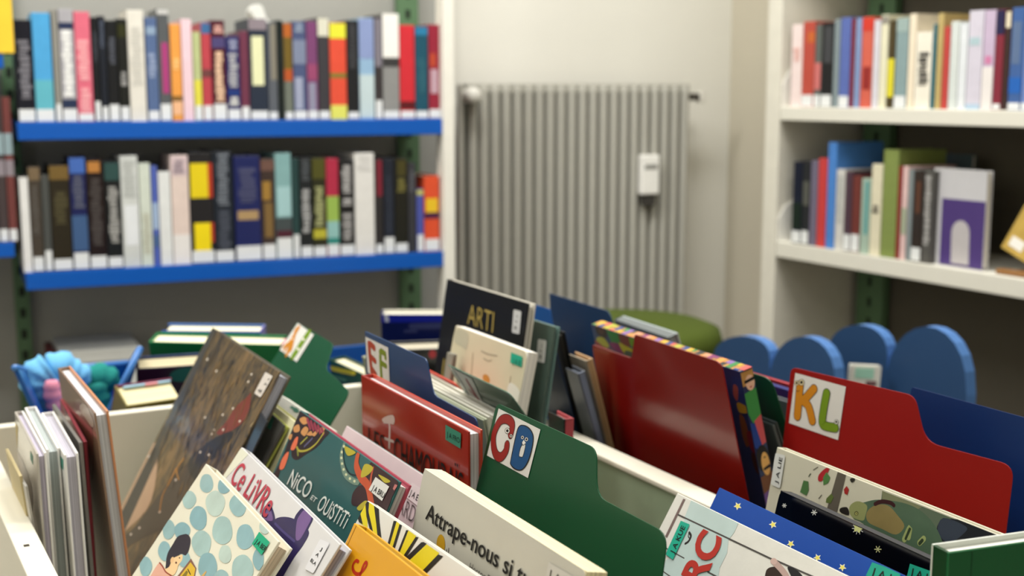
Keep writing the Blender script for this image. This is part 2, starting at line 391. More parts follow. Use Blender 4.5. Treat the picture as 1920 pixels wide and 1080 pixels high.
up = [
 (30,63,37,'#14141f','black paperback with faint grey lettering, first on the upper blue shelf',(),((75,185,'#77757c'),),205),
 (64,99,24,'#4d9fd2','sky blue book fading to teal, second on the upper blue shelf',((150,205,'#5faebd'),),(),205),
 (101,113,18,'#8b8981','thin grey-beige book right of the sky blue one on upper shelf',(),(),195),
 (114,142,17,'#a5a3a8','pale grey book with white lettering and navy patches, left of the pink one',((42,55,'#26304f'),(186,203,'#27324c')),((57,182,'#e9e9e6'),),205),
 (143,173,22,'#d5687c','pink hardback spine with paler lettering on upper blue shelf',(),((75,150,'#e8a3a8'),(165,210,'#e8a3a8')),213),
 (175,187,32,'#17181b','slim black book directly right of the pink hardback',(),((60,115,'#3a3d44'),),190),
 (188,201,30,'#1c2029','slim black-navy book, second right of the pink hardback',(),((40,90,'#4a5160'),),200),
 (202,222,38,'#17181a','black book with a grey streak, third right of the pink hardback',(),((70,120,'#4c4f58'),),196),
 (223,241,35,'#1b1c19','black book with small grey lettering, touching the wide white one',((45,70,'#2f3016'),),((135,165,'#8f8e8c'),),200),
 (242,273,19,'#dbd7cc','wide cream-white hardback towering over the black ones on upper shelf',(),((50,160,'#c6c3ba'),),None),
 (275,297,33,'#54688f','slate blue book with light patches right of the wide white one',((50,65,'#8ba0b8',.1,.9),),((100,150,'#8d9bb8'),),208),
 (298,320,17,'#55585a','grey book with a magenta strip and whitish top on upper shelf',((18,27,'#c6c5c2'),(80,175,'#a83d77',.3,.85)),(),195),
 (321,341,45,'#e59a49','orange paperback spine on the upper blue shelf',((180,190,'#7b5a2c'),(190,215,'#e8b48a')),((110,130,'#efc07a'),),None),
 (342,362,36,'#e6c7cf','pale pink spine between the orange and the yellow-green ones',(),(),None),
 (363,378,60,'#b3bb86','short yellow-green spine with bright yellow foot on upper shelf',((150,198,'#d9d04b'),),(),198),
 (379,397,42,'#b5434c','red spine with a blue head right of the yellow-green one',((42,63,'#3f6794'),(130,145,'#6c3f3f')),(),198),
 (398,424,38,'#4c1727','maroon spine with peach lettering on upper blue shelf',((70,90,'#4c4470'),),((48,62,'#d9a69b'),(97,190,'#e3bfa0')),195),
 (425,450,68,'#2a2b60','short navy spine with white ring and lettering on upper shelf',((170,178,'#1d3a7a'),),((75,95,'#8f93ad'),(100,165,'#a9a9ad'),(182,200,'#d0d0ca')),205),
 (451,467,58,'#6b3549','plum spine leaning against the navy one with rings',(),(),200),
 (468,502,35,'#28303f','dark navy spine with a tall pale yellow strip on upper shelf',((68,160,'#dfe0b4',.15,.8),(36,56,'#8a7f86')),(),208),
 (503,520,42,'#5b5f66','slate grey spine with beige head on upper blue shelf',((45,150,'#827d70',.3,.95),),(),210),
 (521,532,38,'#1a211f','thin black spine left of the orange-brown one on upper shelf',(),(),None),
 (533,549,42,'#6d7368','spine with orange-brown head and grey-green foot on upper shelf',((44,70,'#b0602a'),(70,130,'#6e5a26'),(130,152,'#b0542a')),(),210),
 (550,575,40,'#4b5578','slate blue spine with paler middle on upper blue shelf',((75,120,'#7a839b'),(145,205,'#9aa0b6',.1,.7)),((45,60,'#8b97ab'),),208),
 (576,596,40,'#77436d','purple and plum spine on the upper blue shelf',((120,150,'#93476a'),(155,208,'#8c8ba0',.1,.8)),(),208),
 (597,618,33,'#3c3a3e','dark grey spine with a cream head left of the yellow and red one',((34,68,'#d4d2c0'),),(),208),
 (619,650,43,'#d9503a','red-orange spine with bright yellow head and foot on upper shelf',((43,72,'#dddb3d'),(137,146,'#7d7434'),(197,228,'#d8d765')),(),None),
 (651,673,38,'#1f2022','black spine right of the yellow and red one',(),((45,130,'#3d3d40'),),210),
 (674,702,34,'#8fb0cc','light blue spine fading downwards to white on upper shelf',((35,110,'#8796c0'),(140,220,'#bccdd0')),(),None),
 (703,717,30,'#3a3536','black spine with grey head left of the tall white-headed one',((35,125,'#7c7780'),),(),188),
 (718,749,25,'#8a8a88','tall spine with a broad white head and grey foot on upper shelf',((26,108,'#eceae4'),(108,125,'#3b3a3a')),(),208),
 (750,778,47,'#c92f38','bright red spine near the right end of upper blue shelf',((190,205,'#5a1c20'),),(),208),
 (779,803,50,'#1f4f61','dark teal spine between the bright red and dark red ones',((50,66,'#2b78a0'),),((110,175,'#2f5f6d'),),208),
 (804,827,46,'#8f2638','dark red spine, last at the right end of upper blue shelf',((100,125,'#b0462f',.1,.6),(130,175,'#b79aa5',.15,.75)),(),205),
]
for x0, x1, yt, c, lb, bands, txt, ty in up:
    spine_book(LS, zU, x0, x1, yt, c, lb, U, bands, txt, TAG if ty else None, ty, ref=130)
lo = [
 (39,56,333,'#dfdedb','narrow white book, first at the left end of lower blue shelf',(),(),None),
 (57,79,313,'#443c33','grey-brown book with tan head, second on the lower blue shelf',((313,338,'#74624a'),),((350,440,'#55504a'),),482),
 (80,95,328,'#4a4c49','slim grey book between two brown ones on lower blue shelf',(),(),470),
 (96,133,310,'#2a2417','wide olive-black book with tan head on lower blue shelf',((310,337,'#70592e'),),((360,420,'#4d472f'),),486),
 (134,164,295,'#1c2150','navy book with bright blue head and steel blue foot on lower shelf',((296,325,'#4467b0'),(404,470,'#3f5a82')),((330,390,'#55586a'),),474),
 (165,198,298,'#1f1412','black-brown book with an orange emblem at its head, lower shelf',((303,323,'#b37a3d',.1,.8),),((335,460,'#47413f'),),480),
 (199,228,303,'#181a1a','black book with white lettering and teal head on lower shelf',((305,338,'#2e4a47'),),((350,455,'#9c9b97'),),482),
 (229,262,292,'#c9ccc8','wide pale grey-white book right of the teal-headed black one',((385,460,'#dfe2e4',.15,.9),),((300,370,'#b3b6b2'),),None),
 (263,285,306,'#ccd3c6','pale greenish-white book on the lower blue shelf',(),((400,480,'#b8b9a8'),),None),
 (286,298,311,'#5062ae','thin royal blue spine among the white ones on lower shelf',((380,430,'#9fb4d0'),(440,463,'#4a6590')),(),None),
 (299,322,322,'#dcdedc','plain white book left of the tall pinkish one on lower shelf',(),(),None),
 (323,356,291,'#dcc9bf','tall pinkish-white book left of the yellow and black one',((292,330,'#d4bfc0'),(440,500,'#e3dfdb')),((300,325,'#8f8088'),),None),
 (357,401,286,'#222021','wide black spine with two bright yellow squares on lower shelf',((306,371,'#e0c81f',.05,.8),(418,470,'#ead21a',.15,.85),(306,371,'#b53d26',.8,1),(418,455,'#b53d26',.85,1)),(),470),
 (402,438,284,'#20262f','wide slate-black book with silver lettering on lower blue shelf',(),((287,385,'#6b7078'),(395,470,'#474b56')),470),
 (441,490,292,'#1d2456','very wide navy book with a tan crescent on lower blue shelf',((395,412,'#a98c62',.1,.9),),((315,380,'#484a68'),),461),
 (491,517,298,'#3c2f2a','dark brown book with ochre patches right of the wide navy one',((300,320,'#6a4e44'),(340,375,'#9a7636',.1,.7),(380,445,'#7a6038',.2,.8)),(),458),
 (518,548,287,'#7fa6a6','light teal spine with a dark foot on lower blue shelf',((350,405,'#9fc3c4',.1,.95),(408,432,'#41494a'),(432,446,'#4a1f2c')),(),446),
 (549,562,297,'#26403f','thin dark green spine right of the light teal one',(),(),440),
 (563,586,296,'#1d2022','black spine with large grey lettering on lower blue shelf',(),((300,340,'#4b4f52'),(355,440,'#a1a1a0')),462),
 (587,612,296,'#2a2b18','olive-black spine with yellow marks on lower blue shelf',((297,335,'#4d4c1f'),(430,447,'#b3ac38')),((350,425,'#9c9e6f'),),462),
 (613,636,297,'#a92d45','tricolour spine, red above green above teal, on lower shelf',((368,415,'#93b052'),(415,446,'#8cb8b3'),(446,458,'#2c8076')),(),458),
 (637,665,300,'#1b1a1a','black spine with white lettering left of the tall white one',(),((310,362,'#a7a5a3'),(372,385,'#aaa8a6'),(400,450,'#989694')),459),
 (666,703,287,'#dcdad5','tall wide white hardback right of centre on lower blue shelf',(),((290,320,'#cfcdc9'),),None),
 (704,719,297,'#2e2b2b','narrow charcoal spine with a red strip at its head, lower shelf',((300,368,'#7a2433',.25,.9),),(),458),
 (720,740,297,'#20242e','dark slate spine without marks on lower blue shelf',(),((330,440,'#2e333f'),),445),
 (741,765,296,'#201f18','black spine with a khaki head on lower blue shelf',((300,330,'#45401f',.2,.9),),((335,360,'#6c6636'),),456),
 (766,781,305,'#37373b','dark grey spine left of the short blue one on lower shelf',(),((320,360,'#55555a'),),None),
 (782,795,355,'#4d56a0','short blue spine with yellow head near right end of lower shelf',((356,366,'#b5b268'),),(),440),
 (796,824,330,'#d4502f','orange-red spine with a yellow disc, last on the lower blue shelf',((372,398,'#e0b92a',.1,.9),(398,410,'#4c2340')),(),448),
]
for x0, x1, yt, c, lb, bands, txt, ty in lo:
    spine_book(LS, zL, x0, x1, yt, c, lb, V, bands, txt, TAG if ty else None, ty, ref=400)
for x0, x1, yt, c, lb, ty in [(-30,-8,180,'#3a3a40','dark book on the left bay, furthest out of the frame',430),(-7,10,176,'#453b3b','dark brown book on left bay at the picture edge',430),(11,27,182,'#6d3b38','reddish-brown book with pale bands on left bay beside post',430)]:
    spine_book(LS, zN, x0, x1, yt, c, lb, 'books on the left bay', ((250,290,'#8fa3a8'),(300,330,'#8b8288')) if x0 > -8 else (), (), TAG, ty, ref=320)
# yellow sign plate at the end of the left bay
a = locy(LS, (-40, 50), -.0); b = locy(LS, (27, 100), -.0)
sg = empty('shelf_sign', LS.mw @ Matrix.Translation((a[0], -.006, b[1])), 'plain yellow sign plate at top left corner above left bay', 'sign')
mb = MB(); mb.box(0, b[0]-a[0], 0, .004, 0, .30, M('#efc63c', .45)); mb.build('plate', sg, bevel=.001)
mb = MB(); mb.box(.02, .05, .004, .03, .1, .25, M('#777777', .5)); mb.build('hook', sg)
# folded white paper lying on top of the books
pa = locy(LS, (472, 66), .02)
pts = [(470,22),(480,8),(492,12),(500,34),(514,50),(512,54),(494,50),(484,40)]
mb = MB(); mb.prism(smooth([locy(LS, p, .02)-Vector((pa[0], pa[1])) for p in pts], 3), 0, .05, M('#dcdcd6', .8))
o = mb.build('paper_figure', bevel=.002); o.matrix_world = LS.mw @ Matrix.Translation((pa[0], .02, pa[1]))
tag(o, 'small white folded paper figure perched on the upper blue shelf books', 'paper figure')

# ---------------- right shelving
zA = RS.L; zB = RS.loc((1454, 452))[1]
SHW = M('#dbd8cb', .5, .1, .03)
rs = empty('wall_shelving', RS.mw, 'white wall shelving on the right wall with dark recess and green post', 'shelving')
board(zA, 0, 2.3, par=rs, m=SHW, lip=.030, D=.25); board(zB, 0, 2.3, par=rs, m=SHW, lip=.036, D=.25); board(zA+.42, 0, 2.3, par=rs, m=SHW, lip=.03, D=.25)
mb = MB(); mb.box(-.052, -.002, -.004, .27, 0, 2.3, M('#d6d2c4', .6)); mb.build('end_panel', rs, bevel=.002)
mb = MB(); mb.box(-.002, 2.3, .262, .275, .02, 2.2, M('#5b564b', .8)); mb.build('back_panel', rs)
post((1603, 620), (1652, 620), RS, .235, rs, 0, 2.2)
for z in (zA, zB):
    mb = MB(); pts = [Vector((0, 0))]+[Vector((.0+.14*math.sin(t), .10*math.cos(t))) for t in [math.pi/2*(1-k/8) for k in range(9)]]
    # rounded white bracket plate closing the end of the shelf
    b = MB(); prof = [(-.0, -.02), (.0, .055), (.02, .085), (.06, .10), (.20, .10), (.20, -.02)]
    for k in range(len(prof)): pass
    b.v = [Vector((x, y, z+zz)) for x in (-.0, .003) for y, zz in prof]; n = len(prof)
    b.f = [list(range(n)), list(range(2*n-1, n-1, -1))]+[[i, (i+1) % n, n+(i+1) % n, n+i] for i in range(n)]; b.mats = [M('#e9e7de', .45)]; b.mi = [0]*len(b.f)
    b.build('end_bracket', rs)
A_ = 'books on the upper white shelf'; B_ = 'books on the lower white shelf'
ru = [
 (1484,1504,46,'#e6d3cf','whitish-pink spine, first at the left end of upper white shelf',(),((90,115,'#d8a9a0'),),None),
 (1505,1527,40,'#b24a3d','red-orange spine, second on the upper white shelf',((60,80,'#c0632f',.4,1),),(),178),
 (1528,1540,46,'#5b605c','dark grey-green spine with a pink blotch on upper white shelf',((118,168,'#c46f6c'),),(),178),
 (1541,1562,42,'#1d1d1e','black spine with a grey smudge on upper white shelf',((50,118,'#3f4043',.2,.9),),(),178),
 (1563,1574,36,'#7f8c8f','grey-teal spine left of the blue one on upper white shelf',(),(),None),
 (1575,1594,33,'#5869a8','medium blue spine on the upper white shelf',(),(),180),
 (1595,1602,35,'#7a2b34','very thin dark red spine between two blue ones',(),(),None),
 (1603,1614,34,'#7e93ba','light steel blue spine on the upper white shelf',(),(),None),
 (1615,1636,32,'#c9604e','salmon red spine with dark red foot on upper white shelf',((32,58,'#c93a2c'),(125,168,'#8c2b28',.2,.9)),(),None),
 (1637,1649,38,'#cfccd3','pale lilac-grey spine right of the salmon red one',(),(),None),
 (1650,1664,28,'#dcd8bb','tall cream spine with a grey emblem on upper white shelf',((30,45,'#8f8b80'),),(),None),
 (1665,1678,38,'#463c23','dark brown spine with a bright yellow foot on upper white shelf',((110,182,'#d6cb34'),),(),None),
 (1679,1702,34,'#83999a','grey-teal spine right of the yellow-footed one',((34,60,'#97aaa6'),),(),180),
 (1703,1716,26,'#e5d8c0','tall cream spine left of the lettered white one, upper white shelf',(),(),None),
 (1717,1747,60,'#e6e0d0','short cream book with big black lettering on upper white shelf',(),((98,160,'#3f3d3a'),),None),
 (1748,1755,45,'#1f6470','thin petrol spine right of the black-lettered cream book',(),(),None),
 (1756,1767,25,'#b7a269','tan-yellow spine on the upper white shelf',(),(),None),
 (1768,1780,50,'#b9453f','small red spine between tan and whitish ones',(),(),None),
 (1781,1797,40,'#cdd3cf','pale grey-green spine on the upper white shelf',(),(),None),
 (1798,1813,44,'#d9dde0','cool white spine left of the big lilac-white one',(),(),None),
 (1814,1842,20,'#cbc6d2','big lilac-white book with a teal emblem on upper white shelf',((70,85,'#a9c0c6',.1,.8),(195,207,'#a9bfd2')),(),None),
 (1843,1864,19,'#bfadc4','tall mauve spine with a pink mark on upper white shelf',((105,120,'#c77aa0',.2,.8),(125,205,'#e0dad6')),(),None),
 (1865,1881,18,'#7d2a38','maroon spine with a dark navy head on upper white shelf',((19,65,'#262447'),),(),195),
 (1882,1893,20,'#3a2925','dark brown spine with a cream head on upper white shelf',((22,52,'#e0d5bb',.1,.9),),(),None),
 (1894,1918,14,'#3f5f96','blue patterned spine near the right picture edge, upper shelf',((145,175,'#2560b0'),(40,120,'#5a6e8f',.1,.8)),(),193),
 (1919,1950,14,'#6f86bd','light blue spine cut by the right picture edge, upper shelf',((20,30,'#2d4f9e'),),(),193),
]
for x0, x1, yt, c, lb, bands, txt, ty in ru:
    spine_book(RS, zA, x0, x1, yt, c, lb, A_, bands, txt, TAG if ty else None, ty, ref=110, D=.14)
sp = spine_book(RS, zA, 1722, 1756, 27, '#3d4047', 'tall slate book standing behind the short black-lettered cream one', A_, (), (), None, None, ref=50, yoff=.165, D=.06)
rl = [
 (1486,1503,303,'#141a2b','black-navy spine, first at the left end of lower white shelf',((380,430,'#15241c'),),(),433),
 (1504,1518,305,'#26282a','black spine with grey smudge, second on lower white shelf',((340,385,'#55564f',.1,.9),),(),433),
 (1519,1532,301,'#6c6679','grey-purple spine left of the red one on lower white shelf',(),(),None),
 (1533,1549,297,'#c0403e','red spine left of the tall blue one on lower white shelf',(),(),None),
 (1550,1566,267,'#4a7fc4','tall bright blue spine on the lower white shelf',(),(),None),
 (1567,1583,318,'#c9c7c1','white-grey spine with tiny print on lower white shelf',(),((330,420,'#aeb0ac'),),None),
 (1584,1597,322,'#4b3742','dark plum spine on the lower white shelf',(),(),440),
 (1598,1614,330,'#6b352f','russet brown spine on the lower white shelf',(),(),440),
 (1615,1632,335,'#9fb3a3','pale teal and cream spine on the lower white shelf',((340,440,'#4f9190',.4,.8),),(),None),
 (1633,1653,308,'#d6cfb4','cream spine left of the tall olive one on lower white shelf',(),((385,400,'#5a564c'),),None),
 (1654,1682,281,'#7c8a4b','tall olive green spine on the lower white shelf',(),(),None),
 (1683,1690,312,'#8a3230','thin brick red spine right of the tall olive one',(),(),None),
 (1691,1701,312,'#d9b9b5','pale pink spine with green foot on lower white shelf',((390,440,'#9fa88f'),),(),None),
 (1702,1711,318,'#7f8889','thin grey spine on the lower white shelf',(),(),None),
 (1712,1731,320,'#2f2722','black-brown spine with rusty middle on lower white shelf',((340,400,'#5b3a2a',.3,.7),),(),465),
 (1732,1748,320,'#55534f','mottled grey spine beside the white and purple album',(),((330,460,'#a3a19e'),),None),
]
for x0, x1, yt, c, lb, bands, txt, ty in rl:
    spine_book(RS, zB, x0, x1, yt, c, lb, B_, bands, txt, TAG if ty else None, ty, ref=380, D=.14)
# picture books standing behind, covers towards the room
def cover_out(x0, x1, yt, y, T, col, label, zb, fr=RS, bands=(), lean=0., nm='picture_book'):
    a = locy(fr, (x0, yt+50), y)[0]; b = locy(fr, (x1, yt+50), y)[0]; h = locy(fr, ((x0+x1)/2, yt), y)[1]-zb
    r = empty(nm, fr.mw @ Matrix.Translation((a, y, zb)), label, 'book', None); m = M(col, .4, .2); mb = MB(); W = b-a
    mb.box(0, W, 0, .002, 0, h, m); mb.box(0, W, T-.002, T, 0, h, m); mb.box(0, .003, .002, T-.002, 0, h, m); mb.build('cover', r, bevel=.0006)
    mb = MB(); mb.box(.0031, W-.004, .0021, T-.0021, .003, h-.003, M(BOOKCOL, .8)); mb.build('pages', r)
    return r, W, h, a
r, W, h, a = cover_out(1568, 1612, 267, .175, .012, '#3c6ea8', 'blue picture book cover standing behind the white-grey spine', zB)
r, W, h, a = cover_out(1588, 1650, 285, .160, .010, '#5e2b22', 'russet picture book with a pale figure behind the plum spines', zB)
r, W, h, a = cover_out(1697, 1722, 284, .175, .018, '#b3c2cc', 'pale blue picture book at the back of lower white shelf', zB)
r, W, h, a = cover_out(1724, 1822, 288, .195, .012, '#4c5a60', 'wide slate blue picture book behind the white and purple album', zB)
r, W, h, a = cover_out(1750, 1850, 318, .03, .016, '#c5c4c6', 'large white and purple album facing out on lower white shelf', zB)
mb = MB(); f = h/ (495-318)
mb.box(W*.18, W-.001, -.0006, .001, .001, h-(372-318)*f, M('#4c3a73', .4)); c = W*.57; pts = [Vector((c-.022, .006)), Vector((c-.024, .06))]+[Vector((c-.001-.023*math.cos(t), .07+.025*math.sin(t))) for t in [math.pi*k/8 for k in range(9)]]+[Vector((c+.024, .006))]
mb.prism(pts, -.0012, -.0004, M('#b5b0b0', .5)); mb.build('cover_art', r)
# tilted gold book on a wooden stand
gx = locy(RS, (1862, 440), .02)[0]
st = empty('book_stand', RS.mw @ Matrix.Translation((gx, .02, zB)), 'brown wooden book stand at the right end of lower white shelf', 'stand')
mb = MB(); mb.box(.03, .22, .02, .183, 0, .008, M('#8a6238', .6)); mb.box(.01, .22, -.0, .02, .0, .010, M('#8a6238', .6)); mb.build('base', st, bevel=.002)
mb = MB(); mb.box(.03, .22, .175, .183, .0, .12, M('#8a6238', .6)); mb.build('back_rest', st, bevel=.002)
gm = RS.mw @ Matrix.Translation((gx+.012, .03, zB+.052)) @ Matrix.Rotation(math.radians(22), 4, 'Y') @ Matrix.Rotation(math.radians(-12), 4, 'X')
g = empty('picture_book', gm, 'tilted gold-yellow book with a white call tag on the wooden stand', 'book')
mb = MB(); gmn = M('#b8994a', .5, 0, .35, 40); mb.box(0, .115, 0, .002, .0, .2, gmn); mb.box(0, .115, .012, .014, .0, .2, gmn); mb.box(0, .003, .002, .012, .0, .2, gmn); mb.build('cover', g, bevel=.0006)
mb = MB(); mb.box(.0031, .112, .0021, .0119, .003, .197, M(BOOKCOL, .8)); mb.build('pages', g)
mb = MB(); mb.box(.012, .045, -.0008, .0, .012, .032, M('#e6e2d8', .5)); mb.build('call_number_label', g)

# ================================================================ things on the floor behind the bin
# olive round stool
c = atd((1168, 604), 2.75); sx = 186/FPX*2.75
mb = MB(); lathe(mb, [(0, c.z), (sx*.85, c.z-.002), (sx*.97, c.z-.012), (sx, c.z-.035), (sx, c.z-.09), (sx*.97, c.z-.11), (0, c.z-.11)], M('#414e10', .85, 0, .06, 60), 48)
st = empty('round_stool', Matrix.Translation((c.x, c.y, 0)), 'large round olive green upholstered stool top in front of radiator', 'stool')
mb.build('seat', st, smooth=True)
mb = MB(); lathe(mb, [(0, 0), (sx*.6, 0), (sx*.62, .02), (.05, .04), (.04, c.z-.10), (0, c.z-.10)], M('#6f6f6a', .4), 28); mb.build('pedestal', st, smooth=True)
# blue wavy book trough
BP = M('#274469', .5, .03, .03)
def wavy(px, d, name, par, T, xref):
    O = atd(px[0], d); fr = Frame(Vector((xref, O.y, O.z)), Vector((0, -1, 0)), ZZ.copy(), O.z, 9); return fr
O = atd((1500, 632), 2.2); FA = Frame(O, Vector((0, -1, 0)), ZZ.copy(), O.z, 9)
O2 = atd((1735, 612), 2.12); FB = Frame(O2, Vector((0, -1, 0)), ZZ.copy(), O2.z, 9)
print('trough', O, O2)
bt = empty('book_trough', Matrix.Translation((O.x, O.y, 0)), 'blue book trough with cloud-shaped wavy sides behind the red KL sheet', 'book trough')
def arcs(fr, segs):
    pts = []
    for x0, x1, yt, yb in segs:
        n = 12
        for k in range(n+1):
            t = math.pi*(1-k/n); pts.append(fr.loc(((x0+x1)/2+(x1-x0)/2*math.cos(t), yb+(yt-yb)*math.sin(t)**.8)))
    return pts
for fr, segs, T in ((FA, [(1338,1443,630,672), (1443,1566,631,722)], .022), (FB, [(1552,1664,609,668), (1660,1812,612,742)], .022)):
    pts = arcs(fr, segs); pts = [Vector((pts[0][0], .12))]+pts+[Vector((pts[-1][0], .12))]
    mb = MB(); mb.prism(pts, 0, T, BP, M('#4f78b0', .45, .05)); o = mb.build('side_panel'); o.parent = bt; o.matrix_world = fr.mw  # paler edge colour holds the light caught by the top surfaces
bx0, bx1 = O.x+.022, O2.x; y1 = FA.mw.translation.y
mb = MB(); mb.box(bx0-O.x, bx1-O.x, -.10, .12, .30, .315, BP); mb.build('base', bt)
mb = MB(); mb.box(.0, .022, -.1, -.06, 0, .12, BP); mb.box(O2.x-O.x, O2.x-O.x+.022, -.1, -.06, 0, .12, BP); mb.box(.0, .022, .06, .1, 0, .12, BP); mb.box(O2.x-O.x, O2.x-O.x+.022, .06, .1, 0, .12, BP); mb.build('feet', bt)
# the bound book standing in the trough
fr = frame((1567,685),(1612,682),(1569,700), .0, .36) if False else None
p = onplane((1583, 683), Vector((1.512, 0, 0)), Vector((1, 0, 0)))
tb = empty('picture_book', Matrix.Translation((p.x-.014, p.y, .3185)) @ Matrix.Rotation(-YAW, 4, 'Z') @ Matrix.Rotation(.05, 4, 'Y'), 'white book with a mint panel standing in the blue trough', 'book')
mb = MB(); hh = p.z-.318; mb.box(0, .052, 0, .002, 0, hh, M('#dcdcd2', .5)); mb.box(0, .052, .012, .014, 0, hh, M('#dcdcd2', .5)); mb.box(0, .002, .002, .012, 0, hh, M('#dcdcd2', .5)); mb.build('cover', tb)
mb = MB(); mb.box(.0021, .05, .0021, .0119, .002, hh-.002, M(BOOKCOL, .8)); mb.build('pages', tb)
mb = MB(); mb.box(.008, .040, -.0006, .0, hh-.022, hh-.004, M('#9fd0bb', .5)); mb.box(.028, .046, -.0006, 0, hh-.034, hh-.026, M('#6b4a4c', .5)); mb.build('cover_art', tb)
# white carton and small things in front of the shelf back
a = locy(LS, (112, 660), .06); b = locy(LS, (262, 690), .06)
ct = empty('storage_box', LS.mw @ Matrix.Translation((a[0], .06, 0)), 'long white carton on the floor shelf behind the blue tub', 'box')
mb = MB(); mb.box(0, b[0]-a[0], 0, .18, .0, a[1]-.03, M('#c9cac4', .7)); mb.build('body', ct); mb = MB(); mb.box(-.003, b[0]-a[0]+.003, -.003, .183, a[1]-.03, a[1], M('#c9cac4', .7)); mb.build('lid', ct, bevel=.002)
a = locy(LS, (93, 664), .06); b = locy(LS, (108, 690), .06)
tag(bpy.data.objects.new('x', None), '', '') if False else None
mb = MB(); mb.box(0, b[0]-a[0], 0, .15, 0, a[1], M('#5a2428', .6)); o = mb.build('book', bevel=.002); o.matrix_world = LS.mw @ Matrix.Translation((a[0]-.002, .06, 0)); tag(o, 'tall dark red folder standing left of the long white carton', 'folder'); o.name = 'folder'

# ================================================================ THE BIN
zR = .80
CR = M('#e2ddcb', .55, .05, .03, 8); CR_SHADE = M('#93a386', .6, 0, .04, 40, .35)  # second: centre board's side, its grey-green shade put into the colour
xl, xi, yb, zf = .134, .1585, 1.688, .575
xc0, xc1, xr_ = .776, .806, 1.30
bin_ = empty('book_browser', Matrix.Translation((.8, 1.1, 0)), 'cream-white painted wooden picture book browser bin filling the foreground', 'book bin')
def wp(name, *bx, m=CR, bev=.0015):
    mb = MB(); x0, x1, y0, y1, z0, z1 = bx; mb.box(x0-.8, x1-.8, y0-1.1, y1-1.1, z0, z1, m); return mb.build(name, bin_, bevel=bev)
wp('side_panel', xl, xi, .45, yb+.018, zf-.02, zR); wp('side_panel', xr_, xr_+.02, .45, 1.66, zf-.02, .66)
wp('back_panel', xi, xc1, yb, yb+.018, zf-.02, zR); wp('back_panel', xc1, xr_, 1.64, 1.658, zf-.02, .68); wp('divider_panel', xc1-.004, xc1, 1.658, yb, zf-.02, zR-.004); wp('front_panel', xi, xr_, .45, .468, zf-.02, .70)
wp('divider_panel', xc0+.004, xc1-.004, .95, yb, zf, zR-.004, m=CR_SHADE); wp('divider_rail', xc0, xc1, .95, yb, zR-.006, zR)
wp('base', xi, xc1, .468, yb, zf-.02, zf); wp('base', xc1, xr_, .468, 1.64, zf-.02, zf)
for x in (xl+.005, xr_-.03):
    for y in (.46, yb-.03 if x < 1 else 1.60): wp('leg', x, x+.04, y, y+.04, 0, zf-.02)
mb = MB(); mb.box(xl+.008-.8, xl+.013-.8, 1.22-1.1, 1.226-1.1, zR-.0005, zR+.0003, M('#3a342c', .6)); mb.build('screw_hole', bin_)

G_L = 'picture books standing at the left end of the bin'; G_M = 'picture books leaning in the left compartment'; G_R = 'books in the right compartment'
HW = '#eceae6'
# --- far left upright group
def fb(name, label, a, b, c, z, L, T, cov, group=G_M, W=None, **k):
    fr = frame(a, b, c, z, L, W); return fr, book(name, label, fr, T, cov, group=group, **k)
P = 'picture_book'
MW = M('#b9b3a8', .25, .4, .06, 30)
fr, r = fb(P, 'thin cream book half sunk beside the left rail of the bin', (10,842), (36,893), (38,1000), .842, .19, .003, M('#c9b98c', .5), G_L, page='#d9cba5')
fr, r = fb(P, 'low thin grey book between cream book and first white one', (28,880), (47,912), (49,1000), .836, .19, .0025, M('#c9c5bd', .4), G_L)
fr, r = fb(P, 'first white-edged picture book from the left rail', (27,772), (68,851), (70,1300), .870, .28, .0095, MW, G_L, spine='left', edge=M(HW, .35, .2), back=M(HW, .35, .2), page='#c3bccd')
a = Art(fr); a.poly([(27,790),(34,800),(33,840),(27,835)], M('#b9a468', .5)); a.poly([(30,842),(58,905),(58,960),(30,900)], M('#9a8f84', .3), True); a.poly([(57,845),(62,855),(62,872),(57,860)], M('#4d8577', .4)); a.done('cover_art', r)
fr, r = fb(P, 'second white-edged picture book, standing tallest of the white ones', (46,764), (87,843), (88,1300), .868, .28, .0125, M(HW, .35, .2), G_L, page='#aeb6b4')
fr, r = fb(P, 'third white-edged picture book with purple foot and teal tag', (77,774), (120,853), (121,1300), .868, .28, .0135, M(HW, .35, .2), G_L, page='#bdb9c4')
a = Art(fr); a.poly([(110,850),(119,862),(119,882),(110,868)], M('#2f8a78', .4)); a.poly([(100,985),(121,1000),(121,1200),(90,1150)], M('#5b3f6d', .4)); a.done('cover_art', r)
for y0, y1, cc in ((980,1010,'#8a5a70'), (1010,1100,'#55396b')):
    pass
fr, r = fb(P, 'thin grey picture book left of the dark red one', (98,758), (148,830), (149,1300), .866, .28, .0035, M('#8f8c86', .3, .3), G_L, page='#d8d6d2')
a = Art(fr); a.poly([(117,795),(124,793),(147,832),(146,870),(130,845)], M('#3c3833', .3), True); a.done('cover_art', r)
fr, r = fb(P, 'thin dark red picture book left of the orange-edged one', (112,748), (156,829), (154,1300), .862, .28, .004, M('#8a2f3a', .3, .3), G_L, page='#a33944', hard=False)
fr, r = fb(P, 'tall brown glossy album with orange-brown edges', (108,690), (176,775), (163,1080), .90, .33, .0145, M('#8b6f58', .2, .5), G_L, edge=M('#cf8a5a', .4), back=M('#c98a60', .4), page='#d9dadd')
a = Art(fr); a.poly([(110,770),(150,755),(173,800),(172,900),(150,860)], M('#7b4a3c', .2, .4), True)
a.poly([(150,765),(160,758),(175,790),(172,800)], M('#a99480', .25, .4), True); a.done('cover_art', r)
for k in range(2): pass
